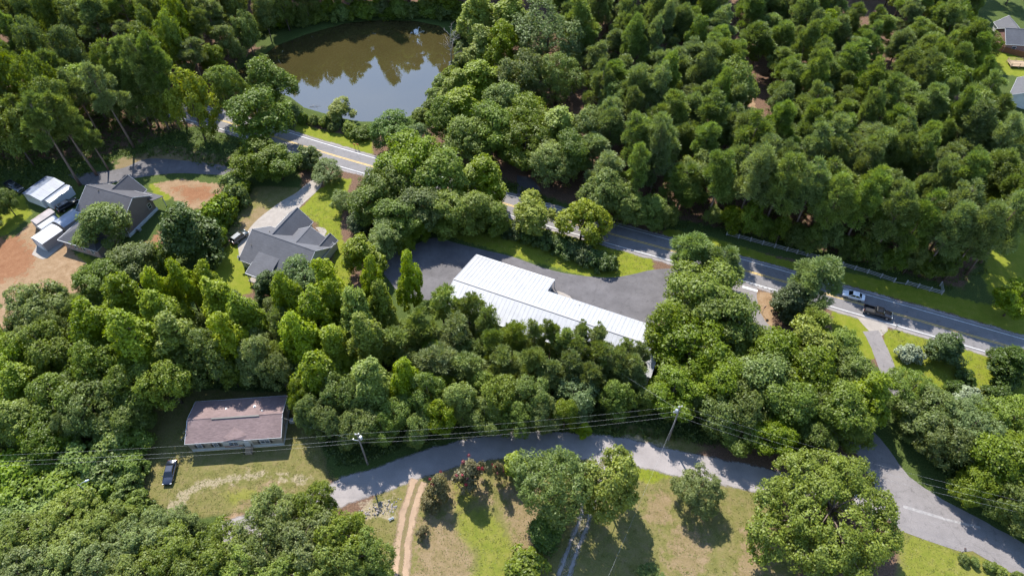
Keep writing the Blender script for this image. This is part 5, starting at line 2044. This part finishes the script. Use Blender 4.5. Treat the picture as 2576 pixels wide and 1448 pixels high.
for x, y, r, h in ((1110, 765, 46, 12.5), (1180, 790, 40, 12.5), (1225, 825, 40, 12.5), (1145, 850, 52, 12), (1060, 830, 50, 12), (1290, 860, 42, 12), (1005, 870, 50, 11.5), (1100, 910, 54, 11.5), (1385, 860, 34, 12.5), (1420, 880, 34, 12.5), (1460, 860, 30, 13),
                   (1510, 870, 34, 13), (1180, 930, 52, 11), (1335, 920, 46, 11.5), (1270, 930, 46, 11), (1430, 935, 42, 11), (1530, 920, 34, 12), (1570, 900, 32, 12), (1380, 950, 44, 10), (1490, 950, 40, 10.5), (1595, 960, 34, 10.5), (1240, 880, 40, 11.5), (1340, 860, 34, 12), (1545, 925, 38, 12), (1590, 940, 38, 12), (1500, 905, 38, 12), (1450, 900, 38, 12), (1610, 905, 30, 12)):
    tree('ypine', x, y - (15 if 1170 < x < 1540 and y < 890 else 10), r * 1.1, h * 1.08, "young pine %s, %s row" % ("below the white roof's left half" if x < 1300 else "below the white roof's right half", "upper" if y < 890 else "lower"), "young pines below the white building %d %d" % (x < 1300, y < 890))
for x, y, r, h in ((1160, 1010, 50, 9), (1250, 1000, 56, 9), (1330, 1000, 52, 9), (1110, 1050, 46, 8), (1220, 1050, 46, 7), (1300, 1055, 40, 7), (1550, 1000, 44, 7), (1630, 1005, 40, 6), (1370, 1050, 40, 7), (1050, 1075, 40, 7), (900, 1070, 50, 8), (830, 1060, 46, 8)):
    tree('hard', x, y, r, h * 1.35, "low broadleaf tree bordering the lane's far side", "low trees along the far side of the lane")
tree('teal', 1450, 1005, 62, 8, "feathery blue-green tree bordering the lane near the right pole")
tree('tulip', 1470, 1080, 20, 4.5, "slender yellow-green sapling on the far lane verge", None, 1)
# left middle
tree('oak', 110, 770, 88, 13, "large open-crowned tree at the left edge below the orange dirt", None, 0)
tree('oak', 120, 870, 84, 13, "second open-crowned tree below the first at the left edge", None, 1)
tree('tulip', 55, 970, 56, 12, "bright leafy tree at the left edge in the middle", None, 3)
for x, y, r, h in ((40, 1060, 70, 11), (150, 1000, 76, 12), (230, 1030, 66, 11), (120, 1090, 70, 9), (40, 900, 60, 12), (330, 1050, 56, 9)):
    tree('hard', x, y, r, h, "dark tree in the thicket left of the brown-roofed house", "thicket trees left of the brown-roofed house")
for x, y, r, h in ((280, 1120, 50, 5), (200, 1170, 56, 5), (330, 1110, 40, 5), (90, 1180, 60, 5), (20, 1190, 60, 5), (260, 1190, 46, 4), (330, 1170, 40, 4), (140, 1220, 60, 4.5), (40, 1250, 60, 4.5), (220, 1240, 50, 4), (320, 1225, 40, 3.5),
                   (100, 1290, 56, 4.5), (10, 1320, 56, 4.5), (340, 1265, 30, 3)):
    tree('vine', x, y, r, h, "vine-covered thicket mound left of the parked navy sedan", "vine thickets at lower left")
for x, y, r, h in ((60, 1350, 86, 8), (170, 1300, 80, 8), (260, 1330, 76, 8), (150, 1400, 92, 8), (260, 1430, 84, 8.5), (350, 1350, 76, 8), (440, 1320, 56, 7), (430, 1400, 86, 8.5), (540, 1390, 88, 9), (60, 1440, 86, 8), (340, 1440, 80, 8.5), (500, 1450, 76, 8.5)):
    tree('oak', x, y, r, h, "grey-green oak in the lower left grove, " + ("cut by the bottom edge" if y > 1395 else "nearest the parked navy sedan" if x > 300 else "nearest the vine thickets"), "oak grove at lower left %d %d" % (y > 1395, x > 300))
for x, y, r, h in ((690, 1280, 70, 10), (790, 1280, 72, 10), (660, 1370, 86, 10.5), (770, 1370, 92, 11), (870, 1350, 76, 11), (930, 1400, 68, 10.5), (850, 1430, 84, 10.5), (620, 1440, 80, 10), (730, 1450, 80, 10.5)):
    tree('oak', x, y, r, h, "oak in the clump left of the dirt driveway", "oak clump left of the dirt driveway")
# bottom middle garden
tree('willow', 1398, 1222, 98, 17, "large grey-green tree leaning over the lane at bottom centre", None, 0)
tree('lime', 1536, 1208, 76, 16, "bright yellow-green tree right of the large grey-green tree", None, 1)
tree('dark', 1372, 1335, 50, 6, "dense dark ivy-like bush below the large grey-green tree", None, 1)
tree('shrub', 1325, 1424, 44, 3.4, "rounded olive bush at the bottom centre edge", None, 2)
tree('ball', 1294, 1165, 27, 6.2, "small round-headed bright tree by the lane")
mt1 = tree('myrtle', 1190, 1188, 44, 8.5, "crepe myrtle with red blossoms beside the lane", None, 0)
mt2 = tree('myrtle', 1254, 1180, 22, 7.5, "slim crepe myrtle with red blossoms left of the round-headed tree", None, 1)
mt3 = tree('myrtle', 1108, 1222, 38, 7.0, "brownish crepe myrtle next to the dirt driveway's top", None, 2)
mt4 = tree('myrtle', 1075, 1262, 30, 3.6, "low brownish myrtle bush right of the dirt driveway", None, 1)
mt5 = tree('myrtle', 1064, 1335, 19, 2.6, "smallest myrtle bush alone right of the dirt driveway", None, 0)
for o, n_, zz in ((mt1, 11, (3.4, 5.1)), (mt2, 6, (3.6, 5.1)), (mt3, 4, (3.8, 5.0)), (mt5, 2, (3.4, 4.6))):
    rng = np.random.default_rng(int(n_ * 13))
    for i in range(n_):
        a, rr = rng.uniform(0, 6.28), rng.uniform(.5, 1.5)
        cc = np.array([rr * math.cos(a), rr * math.sin(a), rng.uniform(*zz)])
        D = pt_sphere(rng, 46)
        C = cc + D * rng.uniform(.05, .24, 46)[:, None]
        V = leaves(C, D, np.full(46, .12), np.full(46, .10), rng)
        link(bpy.data.objects.new("blossom", fast_quads("blossom", V, 46, M['flower_red'], rng.uniform(0, 1, 46))), o)
tree('oak', 1760, 1225, 68, 8.5, "rounded tree alone on the dry lawn left of the spreading oak", None, 2)
tree('bigoak', 2075, 1300, 205, 14.5, "very broad spreading oak at the lower right")
tree('willow', 1640, 1450, 34, 3.0, "pale bush cut by the bottom edge", None, 1)
for x, y, r in ((2425, 1405, 12), (2450, 1412, 11), (2490, 1425, 14), (2520, 1440, 15), (2560, 1450, 14)):
    tree('shrub', x, y, r, 1.2, "low leafy plant along the lower right road verge", "verge plants at lower right")
# far pond bank
for i in range(26):
    x = 650 + i * 21
    y = 70 - 40 * math.sin((i / 25) * 2.4) + TRND.uniform(-6, 6)
    tree('shrub', x, y - 8, TRND.uniform(18, 26), TRND.uniform(3, 5), "shaded shrub in the strip along the far pond bank", "shrubs on the far pond bank")

for i, (x, y) in enumerate(((1775, 560), (1850, 572), (1915, 588), (1985, 605), (2050, 624), (2110, 640), (2180, 660), (2240, 676), (2310, 694), (2375, 704), (2430, 690), (2465, 660), (2480, 600))):
    base_tree('pine', x, y, 5.2, 22.5 + (i * 7 % 4) * .6, "tall pine in the front row behind the weathered rail fence", "front row pines behind the rail fence")
for i in range(17):
    x = 1790 + i * 40
    y = 568 + i * 9.6 + (i * 5 % 7) * 1.5 - (70 * (i - 14) if i > 14 else 0)
    base_tree('hard', x, y, 2.6 + (i * 3 % 4) * .35, 6.0 + (i * 7 % 5) * .9, "bushy undergrowth tree at the foot of the pines behind the fence", "undergrowth trees behind the rail fence")
for i, (x, y) in enumerate(((1152, 98), (1166, 130), (1160, 162), (1136, 192), (1112, 216), (1098, 246), (1084, 276), (1062, 298))):
    tree('shrub', x, y - 6, 20, 3.2, "waterside shrub on the right pond bank", "shrubs on the right pond bank")
for i, (x, y, h) in enumerate(((560, 212, 13), (596, 178, 14), (640, 142, 15), (684, 104, 15), (730, 78, 16), (780, 64, 15), (832, 48, 16), (890, 36, 16), (950, 30, 17), (1012, 30, 16), (1076, 34, 15), (1128, 44, 14))):
    base_tree('hard', x, y, 4.6, h, "dark broadleaf tree hanging over the far and left pond shore", "trees on the far pond shore")
# -- masses of wood filled tree by tree
def proj(x, y, z=0.0):
    """Where a point is seen, in 2576-wide pixels."""
    dz = z - CAM_H
    dep = y * CP - dz * SP_
    return 1288 + FPX * x / dep, 724 - FPX * (y * SP_ + dz * CP) / dep


def fill(poly_px, kinds, spacing, hr, rr, namer, seed, avoid=(), maxn=999, pad=.75, road=7.0, vary=.25):
    """Trees strewn over a polygon, keeping off each other and the placed ones."""
    rnd_ = random.Random(seed)
    G_ = gp(poly_px)
    xs, ys = [p[0] for p in G_], [p[1] for p in G_]
    rng = np.random.default_rng(seed)
    X, Y = rng.uniform(min(xs), max(xs), 9000), rng.uniform(min(ys), max(ys), 9000)
    ok = poly_sd(G_, X, Y) > 0
    for a in avoid:
        ok &= poly_sd(gp(a), X, Y) < 0
    X, Y = X[ok], Y[ok]
    A = np.array([(c_.x, c_.y) for c_ in RCL])
    ok = ((X[:, None] - A[None, :, 0]) ** 2 + (Y[:, None] - A[None, :, 1]) ** 2).min(1) > road ** 2
    X, Y = X[ok], Y[ok]
    Q = np.array(PLACED)
    n = 0
    PX, PY, PD = list(Q[:, 0]), list(Q[:, 1]), list(np.maximum(spacing * .8, Q[:, 2] * pad))
    PX, PY, PD = np.array(PX + [0.0] * maxn), np.array(PY + [0.0] * maxn), np.array(PD + [0.0] * maxn)
    m = len(Q)
    for x, y in zip(X, Y):
        s_ = spacing * rnd_.uniform(1 - vary, 1 + vary)
        if (((PX[:m] - x) ** 2 + (PY[:m] - y) ** 2) < np.minimum(PD[:m], s_ * 1.3) ** 2).any():
            continue
        PX[m], PY[m], PD[m] = x, y, s_
        m += 1
        kd = rnd_.choices([k_[0] for k_ in kinds], [k_[1] for k_ in kinds])[0]
        h = rnd_.uniform(*hr)
        r = rr[0] + (rr[1] - rr[0]) * min(1, max(0, .5 + (s_ / spacing - 1) / (2 * vary) * .7 + rnd_.uniform(-.25, .25)))
        lab, grp = namer(kd, x, y)
        tree_at(kd, float(x), float(y), r, h, lab, grp)
        n += 1
        if n >= maxn:
            break
    return n


CLEAR = [[(1825, 195), (1918, 200), (1945, 400), (1850, 405)], [(2140, 165), (2222, 170), (2228, 335), (2140, 335)], [(1765, 30), (1850, 30), (1885, 215), (1815, 235)],
         [(1290, 430), (1360, 440), (1350, 520), (1280, 540)], [(2050, -10), (2220, 0), (2210, 130), (2070, 125)], [(1425, 230), (1495, 235), (1500, 350), (1440, 345)]]
FENCE_PTS = [at(x_, y_) for x_, y_ in ((1829, 587), (1900, 606), (1981, 627), (2057, 647), (2120, 665), (2184, 683), (2251, 705), (2371, 736))]
C1_, C2_ = at(1880, 275), at(2180, 215)


def pine_name(kd, x, y):
    u, v = proj(x, y)
    n = "pine" if kd == 'pine' else "broadleaf tree"
    if min((x - p.x) ** 2 + (y - p.y) ** 2 for p in FENCE_PTS) < 15 ** 2:
        w = "standing just behind the weathered rail fence"
    elif (x - C1_.x) ** 2 + (y - C1_.y) ** 2 < 19 ** 2:
        w = "bordering the sandy path clearing inside the wood"
    elif (x - C2_.x) ** 2 + (y - C2_.y) ** 2 < 16 ** 2:
        w = "bordering the small dirt clearing right of the sandy path"
    elif u > 2330:
        w = "at the pine wood's right edge facing the lawn"
    elif v < 110:
        w = "in the pine wood's farthest part along the top"
    elif u < 1680:
        w = "in the pine wood's left part beside the grove"
    elif u < 1960:
        w = "in the middle of the pine wood below the sandy path"
    else:
        w = "in the right half of the pine wood behind the fence rows"
    return n + " " + w, n + "s " + w


NP = fill([(1500, 548), (1700, 572), (1830, 577), (2060, 637), (2250, 694), (2370, 722), (2465, 690), (2490, 560), (2490, 440), (2440, 350), (2412, 280), (2405, 190), (2400, 100), (2430, 20), (2440, -30), (1380, -30), (1420, 120), (1470, 250), (1520, 350), (1470, 440)],
          (('pine', 9), ('hard', 1)), 5.7, (13, 23.5), (3.7, 6.4), pine_name, 3, CLEAR, 310, vary=.38)


def left_name(kd, x, y):
    u, v = proj(x, y)
    n = "tall pine" if kd == 'tallpine' else "broadleaf tree"
    w = "of the upper left wood along the top edge" if v < 120 else "of the upper left wood above the sheds" if u < 330 else "of the upper left wood near the pond"
    return n + " " + w, n + "s " + w


NL = fill([(-160, -40), (640, -40), (660, 70), (620, 150), (560, 225), (470, 262), (380, 290), (300, 330), (230, 395), (120, 420), (-160, 420)],
          (('tallpine', 5), ('hard', 5)), 7.0, (17, 26), (4.0, 6.0), left_name, 4, [], 170, road=5.2)
fill([(640, -40), (1380, -40), (1380, 10), (1150, 34), (960, 30), (760, 44), (660, 70)], (('hard', 6), ('tallpine', 4)), 6.0, (24, 31), (4.6, 6.0),
     lambda k, x, y: (("tall pine" if k == 'tallpine' else "broadleaf tree") + " standing behind the far pond bank", k + " trees behind the pond"), 6, [], 40)


def belt_name(kd, x, y):
    u, v = proj(x, y)
    w = "left of the brown-roofed house" if u < 480 else "right behind the brown-roofed house" if u < 780 else "across the lane from the crepe myrtles" if u < 1420 else "beside the side road"
    return "low understory tree of the belt " + w, "understory trees " + w


fill([(-80, 880), (120, 850), (250, 830), (420, 800), (560, 800), (700, 800), (850, 820), (960, 830), (1060, 880), (1240, 950), (1440, 1000), (1620, 1040), (1700, 930), (1830, 880), (1920, 950), (2040, 1080), (2060, 1130), (1900, 1110), (1600, 1070),
      (1450, 1085), (1150, 1085), (1000, 1115), (860, 1140), (780, 1080), (745, 985), (480, 970), (390, 1000), (330, 1100), (-80, 1160)],
     (('hard', 1),), 5.0, (7, 11), (2.6, 3.6), belt_name, 7, [[(1510, 1030), (1720, 1040), (1780, 1150), (1520, 1130)]], 110, .55)
fill([(2300, 1050), (2420, 1080), (2600, 1100), (2720, 1400), (2640, 1370), (2490, 1260), (2370, 1150)], (('hard', 1),), 5.0, (6, 9), (2.6, 3.6),
     lambda k, x, y: ("low tree under the wood right of the side road", "understory trees right of the side road"), 9, [], 30, .55)
fill([(-90, 620), (20, 580), (45, 540), (10, 500), (-90, 500)], (('hard', 1),), 6.0, (6, 9), (2.6, 3.6),
     lambda k, x, y: ("tree at the left edge beside the sheds", "trees at the left edge by the sheds"), 10, [], 9, .6)

# dead trees
def dead_tree(name, p, h, label, seed, spread=.5, n=16):
    rnd_ = random.Random(seed)
    o = empty(name, (p.x, p.y, 0))
    tag(o, label, "dead tree")
    mb = MB()
    ax = [Vector((0, 0, 0)), Vector((.15, .1, h * .4)), Vector((.1, -.15, h * .75)), Vector((.3, .1, h))]
    mb.tube(ax, [.2, .15, .1, .03], 7)
    mb.build("trunk", M['dead'], o, True)
    for i in range(n):
        t = rnd_.uniform(.25, .95)
        k_ = min(2, int(t * 3))
        b_ = ax[k_].lerp(ax[k_ + 1], min(1, t * 3 - k_))
        a = rnd_.uniform(0, 6.28)
        ln = h * spread * rnd_.uniform(.4, 1) * (1.1 - t * .5)
        e = b_ + Vector((math.cos(a) * ln * .7, math.sin(a) * ln * .7, ln * rnd_.uniform(.3, .9)))
        m_ = b_.lerp(e, .5) + Vector((rnd_.uniform(-.2, .2), rnd_.uniform(-.2, .2), rnd_.uniform(-.1, .3)))
        mb = MB()
        mb.tube([b_, m_, e], [.075, .05, .02], 5)
        for j in range(3):
            e2 = m_.lerp(e, rnd_.uniform(.1, .9))
            f2 = e2 + Vector((rnd_.uniform(-1, 1), rnd_.uniform(-1, 1), rnd_.uniform(.1, .9))) * ln * .3
            mb.tube([e2, f2], [.035, .012], 4)
        mb.build("branch", M['dead'], o, True)
    return o


dead_tree("dead_tree", at(1136, 168), 11, "bare grey dead tree leaning over the right pond shore", 3, .62, 20)
dead_tree("dead_snag", at(1897, 500), 8, "white dead snag sticking up at the wood edge", 5, .3, 7)
fb = empty("fallen_branch", tuple(at(792, 268, -.2)))
tag(fb, "bare fallen branch lying in the pond near the bank", "branch")
mb = MB()
mb.tube([(-1.6, -.3, 0), (0, 0, .25), (1.8, .4, .15)], [.07, .05, .02], 5)
for e in ((.6, .9, .5), (-.6, .7, .4), (1.0, -.5, .5), (-1.2, .5, .5)):
    mb.tube([(e[0] * .4, 0, .18), e], [.03, .01], 4)
mb.build("branch", M['dead'], fb)

# ------------------------------------------------------------------ undergrowth
def undergrowth(name, polys, n, hmax, leaf, mat, seed, label, per=14, spread=.8, avoid=()):
    rng = np.random.default_rng(seed)
    Cs, Ts = [], []
    tot = 0
    areas = []
    for p in polys:
        g_ = gp(p)
        areas.append(abs(sum(g_[i][0] * g_[(i + 1) % len(g_)][1] - g_[(i + 1) % len(g_)][0] * g_[i][1] for i in range(len(g_)))) / 2)
    for p, ar in zip(polys, areas):
        g_ = gp(p)
        m = int(n * ar / sum(areas))
        xs, ys = np.array(g_)[:, 0], np.array(g_)[:, 1]
        X = rng.uniform(xs.min(), xs.max(), m * 3)
        Y = rng.uniform(ys.min(), ys.max(), m * 3)
        ok = poly_sd(g_, X, Y) > 0
        for a in avoid:
            ok &= poly_sd(gp(a), X, Y) < 0
        dmin = np.full(X.shape, 1e9)
        for cl, w in ((RCL, 5.2), (SCL, 3.8), (GCL, 3.2), (dcl, 2.2)):
            A = np.array([(q.x, q.y) for q in cl[::2]])
            for k0 in range(0, len(A), 40):
                dd = np.sqrt(((X[:, None] - A[None, k0:k0 + 40, 0]) ** 2 + (Y[:, None] - A[None, k0:k0 + 40, 1]) ** 2)).min(1) - w
                dmin = np.minimum(dmin, dd)
        ok &= dmin > 0
        X, Y = X[ok][:m], Y[ok][:m]
        hh = hmax * rng.uniform(.25, 1, len(X)) ** 1.6
        idx = np.repeat(np.arange(len(X)), per)
        D = pt_sphere(rng, len(idx))
        D[:, 2] = np.abs(D[:, 2])
        C = np.stack([X[idx], Y[idx], np.zeros(len(idx))], 1) + D * np.stack([np.full(len(idx), spread)] * 2 + [hh[idx]], 1) * rng.uniform(.5, 1, len(idx))[:, None]
        C[:, 2] += .05
        Cs.append(C)
        Ts.append(np.clip(.5 * rng.uniform(0, 1, len(X))[idx] + .5 * rng.uniform(0, 1, len(idx)), 0, 1))
    C = np.vstack(Cs)
    N = norm(rng.normal(size=C.shape) * .6 + np.array([0, 0, .9]))
    L_ = leaf * rng.uniform(.6, 1.4, len(C))
    V = leaves(C, N, L_, L_ * .6, rng)
    o = link(bpy.data.objects.new(name, fast_quads(name, V, len(C), mat, np.concatenate(Ts))))
    return tag(o, label, None, kind="stuff")


HOUSEYARD = [(395, 1010), (470, 985), (745, 985), (790, 1080), (830, 1180), (880, 1240), (700, 1290), (480, 1300), (370, 1250), (360, 1130)]
LOTP = [(960, 690), (972, 650), (1092, 592), (1300, 640), (1640, 660), (1860, 690), (1850, 790), (1690, 800), (1640, 950), (1450, 930), (1120, 820), (1000, 760)]
undergrowth("undergrowth", [
    [(-80, 840), (250, 800), (560, 780), (900, 780), (1060, 860), (1440, 980), (1620, 1020), (1700, 900), (1840, 850), (1920, 950), (2060, 1100), (2070, 1140), (1900, 1130), (1600, 1095), (1450, 1095), (1150, 1100), (1000, 1130), (860, 1180), (780, 1080), (745, 985), (480, 970), (390, 1000), (340, 1240), (-80, 1260)],
    [(2260, 1040), (2330, 1030), (2600, 1060), (2680, 1420), (2560, 1340), (2420, 1240), (2300, 1120)],
    [(-100, 1230), (350, 1230), (430, 1300), (560, 1330), (860, 1310), (980, 1420), (960, 1560), (-100, 1560)],
], 16000, 1.5, .42, M['under'], 21, "low leafy undergrowth carpeting the wooded belts", 12, .8, (HOUSEYARD, LOTP))
undergrowth("undergrowth", [
    [(-160, 200), (470, 250), (740, 270), (730, 420), (600, 440), (430, 390), (290, 400), (220, 440), (100, 470), (-160, 480)],
    [(930, 390), (1200, 420), (1500, 560), (1300, 590), (1100, 590), (960, 640), (880, 560), (900, 460)],
    [(640, 20), (1180, 20), (1170, 45), (960, 38), (760, 60), (640, 110)],
    [(560, 450), (640, 450), (600, 560), (560, 640), (520, 720), (440, 720), (400, 660), (500, 560)],
    [(1080, 250), (1280, 180), (1480, 330), (1440, 440), (1200, 400), (1080, 330)],
], 8000, 1.1, .42, M['under'], 22, "scattered weeds and saplings under the trees around the pond", 11, .8, (LOTP, POND))
undergrowth("undergrowth", [
    [(1500, 548), (1830, 590), (2060, 645), (2380, 735), (2480, 690), (2500, 440), (2470, 200), (1900, 200), (1500, 330)],
], 3200, .9, .42, M['under'], 23, "sparse weeds on the pine straw of the wood", 9, .8, CLEAR)
undergrowth("grass_tufts", [
    [(1000, 1180), (1180, 1150), (1480, 1150), (1700, 1195), (1900, 1240), (2000, 1330), (2020, 1560), (900, 1560), (880, 1330)],
    HOUSEYARD,
    [(2275, 1340), (2360, 1370), (2480, 1410), (2600, 1455), (2600, 1560), (2260, 1560)],
    [(2218, 830), (2300, 832), (2440, 872), (2580, 910), (2600, 1060), (2440, 1060), (2280, 980), (2235, 905)],
    [(1110, 600), (1160, 585), (1400, 575), (1530, 615), (1640, 650), (1640, 675), (1540, 698), (1450, 685), (1330, 648)],
    [(760, 535), (800, 490), (860, 450), (860, 590), (880, 720), (840, 730)],
], 9000, .10, .16, leaf_mat("grass_blades", (0.10, 0.12, 0.02), (0.19, 0.19, 0.05), .3, .05), 24, "thin grass tufts over the lawns", 5, .5, [[(1000, 1180), (1075, 1180), (1050, 1300), (1030, 1500), (985, 1500), (1005, 1330)], [(480, 1040), (730, 1000), (730, 1160), (480, 1180)]])
# ------------------------------------------------------------------ tell look-alikes apart by their order in the picture
ORD = ["leftmost", "second from left", "third from left", "fourth from left", "fifth from left", "sixth from left", "seventh from left", "eighth from left",
       "ninth from left", "tenth from left", "eleventh from left", "twelfth from left", "thirteenth from left", "fourteenth from left"]
sets = {}
for o in SC.objects:
    if o.parent is None and "label" in o and "category" in o:
        sets.setdefault(o["label"], []).append(o)
for lab, objs in sets.items():
    if 2 <= len(objs) <= 14:
        objs.sort(key=lambda q: proj(q.location.x, q.location.y, 5.0)[0])
        for k_, q in enumerate(objs):
            w_ = "rightmost" if k_ == len(objs) - 1 else ORD[k_]
            new = lab + ", " + w_
            if len(new.split()) <= 16:
                q["label"] = new
            else:
                print("LONG", new)
print("TREES", len(PLACED), "pines", NP, "left", NL, "objects", len(SC.objects))
